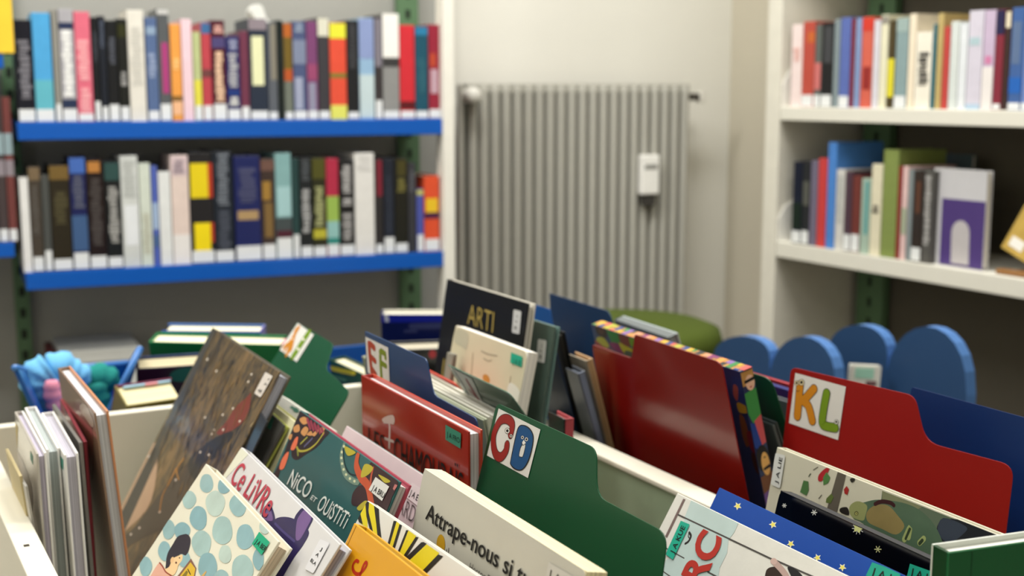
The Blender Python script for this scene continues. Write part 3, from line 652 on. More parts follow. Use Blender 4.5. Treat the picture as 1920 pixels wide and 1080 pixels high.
# --- the big painted album
fr = frame((398,614), (524,697), (222,960), .915, .345)
r = book('album', 'large album with a brown brushed painting leaning across the bin', fr, .0155, M_paint(), page='#b9bcc6', back=M('#5c5648', .4), edge=M('#8c8a80', .4), group=None)
a = Art(fr, -.0002)
a.poly([(190,991),(267,858),(296,834),(284,938),(237,994),(190,1027)], M('#b3967a', .35, .3, .12, 40), True)
a.poly([(184,1040),(246,995),(299,926),(352,868),(366,900),(311,985),(252,1018),(184,1068)], M('#463f36', .35, .3, .15, 60), True)
a.poly([(471,737),(467,768),(452,795),(421,814),(406,812),(423,793),(442,764),(464,744)], M('#7d3b2c', .35, .3, .25, 60), True)
a.poly([(435,809),(435,822),(416,841),(411,855),(380,870),(366,900),(352,868),(382,836),(411,817)], M('#2c2a27', .35, .3), True)
rd = random.Random(3)
a.poly([(398,616),(404,620),(205,1060),(184,1050)], M('#45443f', .35, .3, .1))
for k in range(170):
    x = rd.uniform(.015, fr.W-.02); z = rd.uniform(.16, fr.L-.015); l = rd.uniform(.008, .026); w_ = rd.uniform(.0012, .0034); c_ = rd.choice(['#6f5a34', '#332e26', '#7f673d', '#463c2e', '#5e4a3c', '#2b2824', '#8c7144'])
    pts = [Vector((x+rd.uniform(-.002, .002)+j*l*.18, z-j*l/3)) for j in range(4)]; pts = smooth(pts, 3, False); n = len(pts)
    a.polyl([p+Vector((w_/2*math.sin(math.pi*(i+.4)/n), 0)) for i, p in enumerate(pts)]+[p-Vector((w_/2*math.sin(math.pi*(i+.4)/n), 0)) for i, p in reversed(list(enumerate(pts)))], M(c_, .4, .25, .15), y=-.00025-.000003*k)
a.k = 8
for s_ in [(389,674),(406,696),(472,702),(466,716),(437,766),(418,778),(450,790),(385,783),(402,806),(398,814),(296,810),(376,848),(392,853),(279,856),(419,806),(330,900),(300,960),(262,990),(246,1002)]:
    a.ell(s_, 1.6, 2.6, M('#d8cfc0', .5), .5, 8)
a.stroke([(330,880),(318,905),(305,930),(300,960)], .0035, M('#c08a45', .5), taper=True); a.stroke([(345,860),(332,880),(336,900)], .003, M('#b98a4a', .5), taper=True)
a.stroke([(500,748),(488,775),(470,800)], .003, M('#c7b284', .5), taper=True); a.stroke([(514,722),(500,748)], .002, M('#b9b04a', .5))
a.done('cover_art', r)
st_ = sticker(r, fr, [(499,698),(513,706),(490,746),(478,738)], '#d5cfc6', round_=True)
t = Art(fr, -.0013)
for q in ([(487,736),(490,730)], [(490,738),(493,732)], [(486,732),(492,735)], [(497,722),(500,719),(501,723)], [(504,713),(507,711)]): t.stroke(q, .0012, M(BLACK, .6), sm=False)
t.done('lettering', st_)
# --- group behind the album
fr, r = fb(P, 'thin black picture book tucked against the painted album', (470,748), (500,790), (462,765), .872, .20, .0025, M('#2c2f30', .3, .3), page='#c9c9c9')
fr, r = fb(P, 'dark grey glossy picture book with a teal tag behind the album', (497,764), (533,797), (455,840), .862, .20, .007, M('#45443f', .2, .4), page='#8b8785', back=M('#9aa04a', .4))
a = Art(fr); a.poly([(500,772),(514,785),(507,806),(494,795)], M('#1f6b54', .4)); a.done('cover_art', r)
fr, r = fb(P, 'cream-topped picture book with olive back behind the album', (505,752), (556,792), (470,830), .866, .20, .010, M('#dcd7b0', .4), page='#eeeada', edge=M('#e9e6d8', .4), back=M('#a9a85a', .4))
fr, r = fb(P, 'white-edged picture book just behind the teal one', (528,741), (620,803), (500,790), .862, .22, .010, M('#dfddd2', .4), page='#efece2', edge=M('#e9e6dc', .4))
a = Art(fr); a.ell((555,769), 7, 4.5, M('#4d7b6c', .5), .5); a.ell((548,764), 4, 3, M('#5c8677', .5), .3); a.done('cover_art', r)

# --- letter cards: worm-like letters drawn with round strokes
def eye(a, c, r, pr=None, k='#f0dfb0'):
    a.ell(c, r, r*1.15, M(BLACK, .5)); a.ell(c, r*.80, r*.95, M(k, .5)); a.ell(c, r*.5, r*.6, M(BLACK, .5))
def card(root, fr, quad):
    a = Art(fr, -.0006); a.poly(quad, M('#d9d6d0', .5)); o = a.done('letter_card', root); return o, Art(fr, -.0009)
OR, GR, RE, BL = M('#c67f18', .5), M('#6f8d1a', .5), M('#8f1f19', .5, 0, .15, 200), M('#114a7c', .5, 0, .1, 200); OUT = M('#1d1a17', .6)
PG, PR_, PB = M('#0a4a2c', .36, .05, .02), M('#8d110c', .36, .05, .02), M('#23406a', .36, .05, .02)
fr = frame((557,604), (626,645), (508,681), .905, .34); r = divider('divider_sheet', 'green divider sheet with the orange and green AB card', fr, [(557,604),(626,645),(610,691),(656,735),(612,808)], [.002,.012,.012,.012], PG)
o, a = card(r, fr, [(559,606),(589,628),(557,679),(525,656)])
a.stroke([(539,665),(548,640),(560,615)], .0085, OR, False); a.stroke([(536,655),(560,617)], .0085, OR, False); a.stroke([(531,652),(545,641)], .005, OR, False); a.stroke([(556,618),(549,645),(546,657)], .0075, OR, False)
a.stroke([(553,665),(577,628)], .017, GR, False); a.ell((570,637), 2.3, 2.3, M('#efe9d8', .5)); a.ell((560,655), 2.6, 2.6, M('#efe9d8', .5)); a.ell((549,636), 1.3, 1.6, M('#efe9d8', .5))
a.done('letters', o)
fr = frame((931,755), (1118,841), (893,916), .945, .35); r = divider('divider_sheet', 'green divider sheet with the red and blue CD card', fr, [(931,755),(1118,841),(1118,930),(1252,1001),(1240,1085)], [.008,.010,.014,.014], PG)
o, a = card(r, fr, [(936,766),(1014.5,805.5),(991,896.5),(914,854)])
a.stroke([(959,814),(962,796),(952,786),(939,790),(928,813),(927,836),(932,853),(941,857),(950,846),(952,835)], .0078, RE, out=OUT)
eye(a, (953,808), 5, k='#e9e4dc'); eye(a, (960,817.5), 3, k='#e9e4dc')
a.poly([(975,799),(984,797),(994,802),(1001,813),(1002,828),(997,853),(991,869),(984,879),(976,883),(966,880),(959,872),(959,862),(969,814)], OUT, True)
a.poly([(976,800.5),(984,799),(993,804),(999.5,814),(1000.5,828),(995.5,852),(989.5,868),(983,877.5),(976,881),(967,878),(960.5,871),(960.5,862),(970.5,815)], BL, True)
a.poly([(978,838),(985,830),(987.5,836),(983,856),(979,858),(974.5,855)], OUT, True); a.poly([(979,839),(985,832),(986.5,837),(982,855),(979,856.5),(975.5,854)], M('#d9d6d0', .5), True)
eye(a, (981.5,820.5), 3.2, k='#e9e4dc'); eye(a, (989,824), 3.6, k='#e9e4dc'); a.poly([(981,830),(984,825),(988,831),(983,837)], M('#e9e4dc', .5)); a.stroke([(979,830),(983,835),(987,832)], .0006, OUT)
a.done('letters', o)
fr = frame((1483,688), (1715,742), (1468,832), .93, .35); r = divider('divider_sheet', 'red divider sheet with the orange and green KL card', fr, [(1483,688),(1715,742),(1735,829),(1901,873),(1884,1010)], [.008,.010,.016,.014], PR_)
o, a = card(r, fr, [(1492,699),(1586.7,725),(1572,825),(1480,793)])
a.stroke([(1501,722),(1496,780)], .0092, OR, False, out=OUT); a.stroke([(1527,729),(1507,752)], .0088, OR, False, out=OUT); a.stroke([(1507,752),(1517,762),(1524,789)], .0088, OR, out=OUT)
a.stroke([(1501,722),(1496,780)], .0092, OR, False); a.stroke([(1527,729),(1507,752)], .0088, OR, False); a.stroke([(1507,752),(1517,762),(1524,789)], .0088, OR)
eye(a, (1495,718), 4.4); eye(a, (1504,717), 5.4); a.stroke([(1494,732),(1497,734),(1500,732)], .0006, OUT)
a.stroke([(1551,737),(1546,764),(1543,792),(1550,799),(1567,802)], .0088, GR, out=OUT); eye(a, (1569.5,791), 4.2, k='#e6e3d8'); a.done('letters', o)
fr = frame((684,621), (799,673), (687,699), .955, .36); r = divider('divider_sheet', 'blue divider sheet with the red and green EF card', fr, [(684,621),(799,673),(813,741),(893,785),(896,812)], [.001,.006,.010,.010], PB)
o, a = card(r, fr, [(686,631),(728.7,651.7),(731.6,718),(690.6,698.6)])
E_, F_ = M('#a8402a', .5, 0, .1, 100), M('#76861f', .5)
a.stroke([(693,645),(695,670),(698,696)], .0082, E_, False); a.stroke([(696,645),(703,652)], .0075, E_, False); a.stroke([(697,669),(705,677)], .0065, E_, False); a.stroke([(699,692),(706,702)], .007, E_, False)
a.stroke([(714,660),(715,685),(717,712)], .0065, F_, False); a.stroke([(716,658),(724,664),(724,670)], .0065, F_, False); a.stroke([(716,680),(725,686)], .006, F_, False)
a.ell((702,665), 1.6, 1.8, M('#d8d3c8', .5)); a.ell((712,664), 1.3, 1.5, M('#d8d3c8', .5)); a.done('letters', o)
# plain sheets
fr = frame((1110,646), (1300,710), (1138,829), .908, .34); r = divider('divider_sheet', 'large glossy red divider sheet with a low notch at its left', fr, [(1110,646),(1184,672),(1190,627),(1352,680),(1403,940)], [.004,.004,.003,.010], M('#7a0f0a', .22, .4, .02))
fr = frame((1204,632), (1368,685), (1222,740), .904, .322); r = divider('divider_sheet', 'second red divider sheet showing as a strip behind the glossy one', fr, [(1204,632),(1368,685),(1414,943)], [.003,.010], M('#9c130e', .25, .3, .02))
fr = frame((1330,676), (1445,711), (1365,772), .915, .34); r = divider('divider_sheet', 'dark green divider sheet right of the patterned slipcase book', fr, [(1330,676),(1446,711),(1500,880)], [.004,.014], PG)
fr = frame((1030,550), (1135,581), (1034,640), .930, .33); r = divider('divider_sheet', 'plain blue divider sheet standing highest in the bin', fr, [(1030,550),(1143,584),(1160,660)], [.001,.012], M('#1a3557', .4, .03, .02))
fr = frame((1709,725), (1935,787), (1701,770), .918, .22); r = divider('divider_sheet', 'dark blue divider sheet behind the red KL one at the right', fr, [(1709,725),(1985,800),(1985,1100)], [.004,.014], M('#06285a', .38, .05, .02))
fr = frame((1005,596), (1031,604), (1003,640), .905, .11); r = divider('divider_sheet', 'bright blue divider sheet peeping out behind the black ARTI book', fr, [(985,565),(1031,580),(1040,640)], [.001,.004], M('#0f4a8c', .35, .1, .02))
fr = frame((1000,648), (1043,661), (1032,770), .898, .29); r = divider('divider_sheet', 'navy divider sheet leaning between the grey-green and black books', fr, [(990,645),(1043,661),(1078,792)], [.001,.003], M('#0b2548', .35, .1, .02))
fr = frame((800,693), (854,720), (824,737), .885, .08); r = divider('divider_sheet', 'small red divider tab behind the white-topped books', fr, [(797,691),(854,720),(873,752)], [.001,.006], M('#c8402f', .35, .1, .02))
fr = frame((839,684), (955,738), (874,742), .915, .10); r = divider('divider_sheet', 'see-through green divider sheet with a worn blue and red card', fr, [(839,684),(955,738),(990,787)], [.002,.008], M('#3f6350', .25, .4, .3, 25))
o, a = card(r, fr, [(845,687),(885,709),(910,762),(884,747)])
a.stroke([(853,695),(868,718),(882,745)], .0028, M('#34566a', .5)); a.stroke([(876,712),(888,732),(903,756)], .005, M('#a8394a', .5), False); a.stroke([(881,730),(893,742)], .003, M('#a8394a', .5), False); a.done('letters', o)

# --- polka book
fr, r = fb(P, 'picture book with pale blue dots and a reading boy on its cover', (386,869), (523,1015), (253,1071), .870, .27, .014, M('#dedac6', .35, .2, .05), page='#d8c7ae', edge=M('#e8e5da', .4))
a = Art(fr); z4 = lambda x, y: (180+x/3.84, 820+y/3.84)
DC = ['#8fb0b1', '#7fa5ab', '#9cb8b4', '#88adb2']
for i, (x, y, rx, ry) in enumerate([(797,332,48,70),(925,350,48,58),(672,450,50,64),(860,477,70,90),(1025,490,62,80),(740,582,62,88),(912,670,72,106),(1075,717,64,94),(525,665,45,70),(622,675,58,62),(762,765,70,93),(495,820,45,72),(932,842,45,68),(805,925,68,97),(1055,955,78,110),(360,932,45,70),(905,1010,52,55),(1172,880,40,78),(1218,640,38,60),(640,880,42,60)]):
    col = '#b4c6bc' if i in (3, 12, 18) else DC[i % 4]
    pts = [z4(x+rx*math.cos(t)*(1+.05*math.sin(3*t+i)), y+ry*math.sin(t)*(1+.04*math.cos(2*t+i))) for t in [2*math.pi*k/24 for k in range(24)]]
    a.poly(pts, M(col, .35, .2, .22, 45))
z5 = lambda *q: [(230+x/5.818, 930+y/5.818) for x, y in q]
a.poly(z5((405,728),(455,790),(545,880),(545,1000),(250,1000),(310,870)), M('#d6a38e', .4), True)
a.poly(z5((540,680),(600,660),(655,640),(652,700),(610,760),(600,800),(565,860),(505,870),(455,800),(510,760),(515,700)), M('#e5c292', .4), True)
a.poly(z5((470,790),(490,640),(550,530),(600,450),(650,425),(710,420),(745,480),(722,600),(690,650),(640,635),(570,672),(545,690),(510,775),(455,800)), M('#2b2530', .35), True)
a.ell(z5((545,700))[0], 3.2, 6, M('#e0b785', .4), .3); a.ell(z5((625,677))[0], 1.2, 1.4, M(BLACK, .4)); a.ell(z5((588,730))[0], 1.8, 2, M('#5a2a1e', .4))
a.stroke(z5((405,728),(440,770),(475,830),(540,875)), .0012, M('#8f3b2c', .4))
a.poly(z5((600,880),(750,685),(808,790),(775,960)), M('#7d5545', .4)); a.poly(z5((625,880),(745,725),(798,795),(765,960)), M('#d4ac2c', .4)); a.poly(z5((640,890),(700,815),(720,830),(690,900)), M('#7d6a1c', .4))
a.stroke(z5((715,800),(745,860)), .0009, OUT); a.poly(z5((855,880),(915,818),(920,832),(880,900)), M('#c9a05c', .4))
a.done('cover_art', r)
sticker(r, fr, z5((1500,395),(1615,510),(1525,650),(1420,525)), '#12a077', [('J A BER', (479.5,1019), (498.5,1036), (484.5,1011))], label='green call number label reading J A BER')
# --- ce livre
fr, r = fb(P, 'Ce livre picture book with a purple wolf and pale grey cover', (453,838), (638,1020), (419,891), .878, .27, .012, M('#d3d1d0', .35, .2, .05), page='#a9a7b4', edge=M('#e4e1da', .4))
a = Art(fr); zz_ = lambda *q: [z4(x, y) for x, y in q]
NV, PU = M('#2c2352', .35, .1, .15), M('#71558a', .35, .1, .15)
a.poly(zz_((1040,75),(1100,120),(930,300),(915,260)), M('#d9d8c4', .4))
a.poly(zz_((1200,600),(1195,560),(1215,500),(1250,483),(1275,520),(1290,600),(1240,640)), NV, True); a.poly(zz_((1212,590),(1212,540),(1245,500),(1265,540),(1272,600)), PU, True)
a.poly(zz_((1225,650),(1290,590),(1350,573),(1425,587),(1500,640),(1535,690),(1490,780),(1425,870),(1345,1010),(1300,1100),(1200,1060),(1190,800)), NV, True)
a.poly(zz_((1425,600),(1455,540),(1500,508),(1565,570),(1535,650),(1500,720),(1450,760),(1415,720)), NV, True); a.poly(zz_((1447,610),(1470,560),(1505,525),(1552,575),(1520,650),(1470,735),(1440,730)), PU, True)
a.stroke(zz_((1290,620),(1350,680),(1430,750)), .002, M('#4c4278', .4)); a.done('cover_art', r)
t = Art(fr, -.0009); TR_ = M('#b3394a', .5); t.text('Ce LiVRe', (431,903), (500,972), (453,863), TR_, .008); t.done('title', r)
o = sticker(r, fr, zz_((1620,735),(1690,765),(1572,985),(1510,950)), '#d9d8da', [('J', (602,1032), (604.5,1034.5), (605,1026)), ('A', (593.5,1042), (598,1046.5), (597,1036)), ('BLA', (583.5,1053.5), (593,1062), (587,1047.5))], round_=True)
# --- nico
E3 = M('#a83f52', .3, .3)
fr, r = fb(P, 'teal Nico et Ouistiti picture book with pink edges', (563,769), (750,903), (520,868), .900, .28, .012, M('#2b5c5c', .35, .2, .06), page='#d9d4cf', edge=E3, back=E3)
z8 = lambda *q: [(480+x/4.153, 760+y/4.153) for x, y in q]
a = Art(fr); DKB = M('#2a1e1f', .35, .1, .2)
a.poly(z8((335,50),(420,75),(570,190),(530,260),(470,330),(390,380),(320,425),(280,400),(270,340),(200,470),(175,560),(130,560),(200,420),(270,230)), DKB, True)
for q in ([(340,110),(380,90),(410,130),(370,150)], [(295,170),(335,150),(340,200),(300,210)], [(350,210),(385,165),(410,190),(380,240)], [(395,230),(430,200),(440,235)], [(440,225),(480,190),(500,180),(460,240)], [(250,240),(285,225),(270,270)], [(495,185),(545,160),(520,215)]): a.poly(z8(*q), M('#c98f56', .4, 0, .2), True)
for k in range(5): a.stroke(z8((400+k*28,105+k*18),(425+k*26,185+k*10)), .0032, M('#93374a', .4))
a.poly(z8((330,248),(322,300),(300,345),(272,345),(285,300),(310,255)), M('#dd6f4c', .4), True); a.poly(z8((258,368),(240,440),(215,495),(185,495),(200,430),(235,375)), M('#dd6f4c', .4), True)
a.stroke(z8((320,325),(340,355),(400,350),(470,300),(530,215)), .0022, M('#b0a63c', .4)); a.stroke(z8((325,345),(330,390)), .0022, M('#8c9038', .4)); a.stroke(z8((380,320),(440,260)), .0025, M('#5b5878', .4)); a.stroke(z8((350,300),(400,250)), .002, M('#a8a544', .4))
a.poly(z8((905,440),(1000,500),(1110,600),(1060,720),(1020,830),(900,830),(800,790),(748,770),(755,690),(800,630),(860,610),(870,520)), M('#33191e', .35, .1, .15), True)
a.stroke(z8((690,300),(668,370),(672,450),(700,540),(760,590),(800,600)), .0055, M('#6f8878', .4)); 
for q in ((688,320),(672,365),(668,410),(674,455),(686,500),(705,540),(735,572),(770,592)): a.ell(z8(q)[0], 2.2, 2.6, M('#cfd0a8', .4))
a.stroke(z8((680,330),(690,450),(730,530),(790,545)), .0012, M('#16262b', .4))
a.stroke(z8((795,390),(785,470),(820,560),(870,620),(890,700),(905,780)), .0075, M('#bf5230', .35, 0, .2)); a.stroke(z8((915,490),(900,560),(895,620)), .003, M('#b55038', .4))
for q in ([(695,320),(740,340),(780,370),(725,395),(700,365)], [(850,460),(915,485),(880,540),(820,560)], [(960,540),(1050,590),(1010,605),(975,570)], [(790,800),(850,745),(870,760),(820,820)]): a.poly(z8(*q), M('#b5a834', .4, 0, .15), True)
a.poly(z8((1085,615),(1110,625),(1080,665),(1070,650)), M('#b8706c', .3)); a.done('cover_art', r)
t = Art(fr, -.0009); TW = M('#e3e6df', .5); t.text('NiCO', (539,908), (577,936), (552,879), TW, .004); t.text('ET', (583,936), (592,943), (588,928), TW, .008); t.text('OUiSTiTi', (594,955), (646,992), (608,927), TW, .004); t.done('title', r)
sticker(r, fr, [(706,895),(731.6,913),(718,940),(693,919)], '#d9d8d2', [('J A BRU', (698.5,919), (720.5,935), (703,909))])
# --- pink
fr, r = fb(P, 'pale pink picture book with ARD in its title and a teal back edge', (650,798), (794,891), (640,818), .872, .27, .006, M('#d5c4c6', .4), page='#e8e4dc', edge=M('#dcd5cf', .4), back=M('#86aea8', .4), W=.23)
t = Art(fr, -.0009); t.text('ARD', (746.5,961), (775.5,982), (754.5,930), M('#4a4142', .5), -.012); t.done('title', r)
sticker(r, fr, [(774,905),(799,922),(789,953),(762,932)], '#dccfcf', [('J A E', (769,929), (784,940), (773,918))])
# --- yellow
fr, r = fb(P, 'bright yellow picture book with a red curly letter', (664,980), (792,1081), (623,1075), .885, .24, .013, M('#e0a01a', .35, .2, .04), page='#8fbdd6', edge=M('#e8b02a', .4), W=.22)
z9 = lambda *q: [(620+x/6.75, 920+y/6.75) for x, y in q]
a = Art(fr); a.stroke(z9((352,900),(320,888),(285,940),(285,1000),(320,1050),(370,1050),(430,990),(460,930),(440,910),(410,960),(390,1020),(370,1090)), .0028, M('#b22a14', .4)); a.stroke(z9((335,420),(200,720),(75,1070)), .0008, M('#a87414', .4), False); a.done('cover_art', r)
# --- stripes
fr, r = fb(P, 'white picture book with yellow and black ribbon stripes', (689,938), (893,1077), (664,985), .883, .26, .011, M('#dbd9cf', .35, .15, .03), page='#efe6cc', edge=M('#ebe7da', .4), W=.23)
a = Art(fr); BK, YE = M('#1c1a17', .4), M('#dcca1c', .4)
for q, m in (([(380,180),(440,150),(465,330),(470,470),(380,420),(340,300)], YE), ([(330,250),(390,230),(380,300),(410,430),(360,400),(340,330)], BK), ([(440,150),(490,130),(480,250),(540,520),(500,500),(455,330)], BK), ([(490,140),(548,185),(582,400),(600,580),(540,520),(482,270)], YE), ([(550,185),(612,232),(622,400),(650,640),(597,590),(577,400)], BK),
             ([(800,382),(838,388),(750,690),(722,680)], BK), ([(838,392),(878,425),(792,710),(750,690)], YE), ([(875,425),(905,440),(812,740),(785,720)], BK), ([(960,500),(990,503),(870,800),(845,790)], BK), ([(988,505),(1085,575),(925,840),(872,800)], YE), ([(1080,585),(1115,592),(950,860),(915,840)], BK),
             ([(1150,655),(1180,652),(1218,672),(990,890),(940,860)], BK), ([(1218,680),(1380,790),(1160,1030),(985,900)], YE), ([(1365,808),(1428,832),(1200,1060),(1150,1030)], BK)):
    a.poly(z9(*q), m)
a.done('cover_art', r)
# --- attrape-nous
fr, r = fb(P, 'thick grey-white Attrape-nous picture book with cream top edge', (795,878), (1100,1072), (775,983), .912, .30, .017, M('#cbc8bb', .45, .05, .03), page='#f2e6bb', hard=False, corner=.006, edge=M('#efe3bc', .5), back=M('#efe3bc', .5))
t = Art(fr, -.0009); t.text('Attrape-nous si tu', (799,972), (992,1105), (805,942), M('#161412', .5), .012); t.text('Hector D', (881,1069), (921,1096), (884,1054), M('#4b4740', .5), -.005); t.done('title', r)
a = Art(fr, -.0003); a.ell((827,1021), 8, 19, M('#cf9f1e', .4)); a.stroke([(842,1028),(841,1036)], .0008, M('#5a564c', .5), False); a.stroke([(838,1030),(837,1036)], .0008, M('#5a564c', .5), False); a.done('cover_art', r)
sticker(r, fr, [(1031,1054),(1078,1082),(1074,1120),(1024,1090)], '#d2cfc6', [('J A L', (1030,1083), (1066,1106), (1033,1066))], tcol='#5a564e')
# --- chamourais
RC = M('#9c2414', .2, .45, .12, 12); RE2 = M('#c2452f', .3, .3)
fr, r = fb(P, 'glossy red Les Chamourais picture book with black title letters', (677,703), (878,809), (679,804), .922, .29, .0145, RC, page='#d9dadb', edge=RE2, back=RE2)
t = Art(fr, -.0009); DK = M('#0c0707', .6); t.text('LES', (692,840), (722,858), (692,798), DK, -.01); t.text('CHAMOURAÏS', (740,868), (869,944), (740,815), DK, -.004); t.done('title', r)
a = Art(fr); SW = M('#c9b5ad', .4); a.stroke([(728,783),(731,800),(730,838)], .0045, SW, False); a.stroke([(720,790),(738,792)], .004, SW, False); a.poly([(718,784),(737,778),(739,794),(720,792)], SW, True); a.stroke([(722,822),(738,828)], .003, SW, False)
a.done('cover_art', r)
sticker(r, fr, [(837,796),(866,812),(865,841),(837,824)], '#3a8a72', [('J A FRO', (840,818), (864,831), (840,808))], label='green call number label reading J A FRO', tcol='#123a30')
# --- white-topped books behind EF
fr, r = fb(P, 'white-topped book with grey-green near edge behind the EF sheet', (678,668), (905,788), (684,698), .888, .27, .0055, M('#8f947c', .4), page='#efeee6', edge=M('#cfd0c0', .4), back=M('#a9ad96', .4))
fr, r = fb(P, 'white-topped hardback next behind the grey-green edged one', (700,668), (916,782), (710,705), .884, .27, .007, M('#dcd9cc', .4), page='#e0ddd0', edge=M('#f0eee4', .4))
fr, r = fb(P, 'white-topped hardback touching the small red divider tab', (735,672), (924,776), (748,715), .879, .27, .009, M('#dcd9cc', .4), page='#b5b2a4', edge=M('#f0eee4', .4))
# --- ARTI and neighbours
fr, r = fb(P, 'tall black book with gold ARTI on its cover', (838,523), (991,569), (816,688), .962, .37, .011, M('#08080b', .3, .1, .02), page='#dcd8cc', back=M('#d9d4c6', .4))
t = Art(fr, -.0009); GD = M('#a8924c', .4); t.text('ARTI', (877,607), (925,624), (880,568), GD, -.004); t.stroke([(834,675),(830,706)], .004, GD, False); t.done('title', r)
o = sticker(r, fr, [(964.5,580),(979,584),(975,627),(961,623.5)], '#c3c3c3', round_=True); t = Art(fr, -.0013)
for q in ([(970,592),(972,594)], [(968,602),(971,604)], [(966,612),(970,617)], [(966,617),(970,612)]): t.stroke(q, .001, M(BLACK, .6), False)
t.done('lettering', o)
fr, r = fb(P, 'beige board book with rounded corners leaning on the ARTI book', (854,610), (990,660), (839,690), .927, .30, .014, M('#cfc5a8', .5, 0, .04), page='#efeae0', hard=False, corner=.012, edge=M('#e3ded0', .5), back=M('#e3ded0', .5))
a = Art(fr); a.poly([(856,618),(878,626),(875,655),(866,650),(852,640)], M('#b9b39c', .5), True); LB = M('#7d6b4c', .5)
for q in ([(887,662),(884,702)], [(958,706),(953,740)]): a.stroke(q, .0012, LB)
a.ell((912,710), 6, 9, M('#c08a3a', .5, 0, .2), -.5); a.poly([(955,718),(975,735),(965,770),(950,760)], M('#dcd9cc', .5), True)
a.stroke([(903,658),(915,664),(932,667)], .0018, M('#a59c84', .5)); a.stroke([(907,672),(916,677),(922,675)], .0016, M('#a59c84', .5)); a.done('cover_art', r)
sticker(r, fr, [(959.6,661),(981,669),(979,689),(958,680)], '#1fa384', [('J A B', (963,681), (977,686.5), (964,671))], tcol='#1f5c4c')
fr, r = fb(P, 'grey book corner showing between ARTI and the see-through sheet', (838,660), (850,664), (834,690), .900, .08, .006, M('#8c8a7e', .4))
fr, r = fb(P, 'grey-green glossy book with a white call tag behind the beige one', (960,588), (1041,613), (936,755), .935, .34, .0075, M('#3f5148', .15, .5, .08), page='#8fa8a2', edge=M('#7f9a94', .3), back=M('#6d8c86', .3))
o = sticker(r, fr, [(1010,635.5),(1026,638.5),(1022,681),(1007,677.6)], '#c6c8c4', round_=True); t = Art(fr, -.0013)
for q in ([(1018,646),(1017,651)], [(1014,657),(1017,659)], [(1013,666),(1017,672)], [(1013,672),(1017,666)]): t.stroke(q, .0011, M(BLACK, .6), False)
t.done('lettering', o)
fr, r = fb(P, 'low red-spined book in front of the grey-green glossy one', (1028,771), (1057,786), (1027,830), .868, .26, .0125, M('#141c1a', .25, .3), G_M, page='#c98a88', edge=M('#a8454c', .35), back=M('#a8454c', .35), spine='right', spinecol=M('#a8454c', .35))
fr, r = fb(P, 'black leaning book left of the grey and tan ones', (1008,615), (1046,627), (1041,775), .918, .33, .011, M('#17191a', .35), G_R, page='#2b2a24', edge=M('#1b1b1a', .4))
fr, r = fb(P, 'slate grey book leaning against the tan one', (1060,690), (1083,701), (1089,795), .880, .28, .011, M('#50545c', .35, .1), G_R, page='#6f7788', edge=M('#8a92a0', .35), spine='right', spinecol=M('#6a7386', .4))
fr, r = fb(P, 'tan-edged book left of the large glossy red sheet', (1066,664), (1098,677), (1099,799), .892, .30, .0105, M('#8d8372', .4), G_R, page='#bfa27e', edge=M('#c9a57d', .45), back=M('#bf9a70', .45), spine='right', spinecol=M('#a58760', .5))
# patterned slipcase
PC = [M(c, .4, .1) for c in ('#1f3a78', '#c8a02a', '#7a2b5e', '#2f7a3a', '#c4524c', '#d98a3a', '#23252b', '#a4a52e', '#7d5a9a', '#c78a6a')]
fr, r = fb('slipcase_book', 'thick book patterned with colourful cartoon people behind the red sheets', (1108,608), (1387,697), (1149,790), .925, .32, .0165, M('#22325f', .35, .2), G_R, page='#b98a4c', hard=False, spine='right', spinecol=M('#23345f', .35, .2), edge=M('#c99a5c', .4))
a = Art(fr); z7 = lambda *q: [(1060+x/7.714, 560+y/7.714) for x, y in q]
for q, m in (([(440,400),(580,430),(600,560),(540,560),(460,500)], '#2a1d1c'), ([(480,410),(560,425),(545,520),(490,490)], '#4a2c24'), ([(600,440),(760,480),(790,610),(700,670),(640,560)], '#2f7a3a'), ([(460,560),(560,570),(640,690),(560,700),(470,650)], '#a4a52e'), ([(440,600),(560,690),(700,740),(560,720),(450,680)], '#8c2b26'), ([(640,640),(760,650),(850,790),(720,750)], '#7a2b5e'), ([(770,490),(900,530),(940,680),(850,690),(790,600)], '#6b3a34'), ([(770,630),(870,680),(990,740),(980,820),(860,800)], '#a4a52e'), ([(870,750),(980,780),(980,850),(880,840)], '#4a5a4c'), ([(920,540),(1000,550),(1000,700),(950,680)], '#5f8a2e'), ([(380,420),(430,410),(450,560),(430,600)], '#27406e')):
    a.poly(z7(*q), M(m, .4, .1), True)
zt_ = lambda *q: [(1370+x/3.6, 660+y/3.6) for x, y in q]
for q, m in (([(5,170),(80,210),(130,400),(60,380)], '#1f3468'), ([(20,220),(50,240),(48,330),(20,290)], '#8f4a44'), ([(45,340),(110,370),(115,410),(60,405)], '#a8882a'), ([(60,420),(100,460),(130,600),(110,640),(80,560)], '#6e3f22'), ([(110,540),(180,560),(200,700),(140,660)], '#6d1a2a'), ([(140,680),(200,720),(230,850),(170,800)], '#3d1f1c')):
    a.poly(zt_(*q), M(m, .4, .1), True)
a.done('cover_art', r)
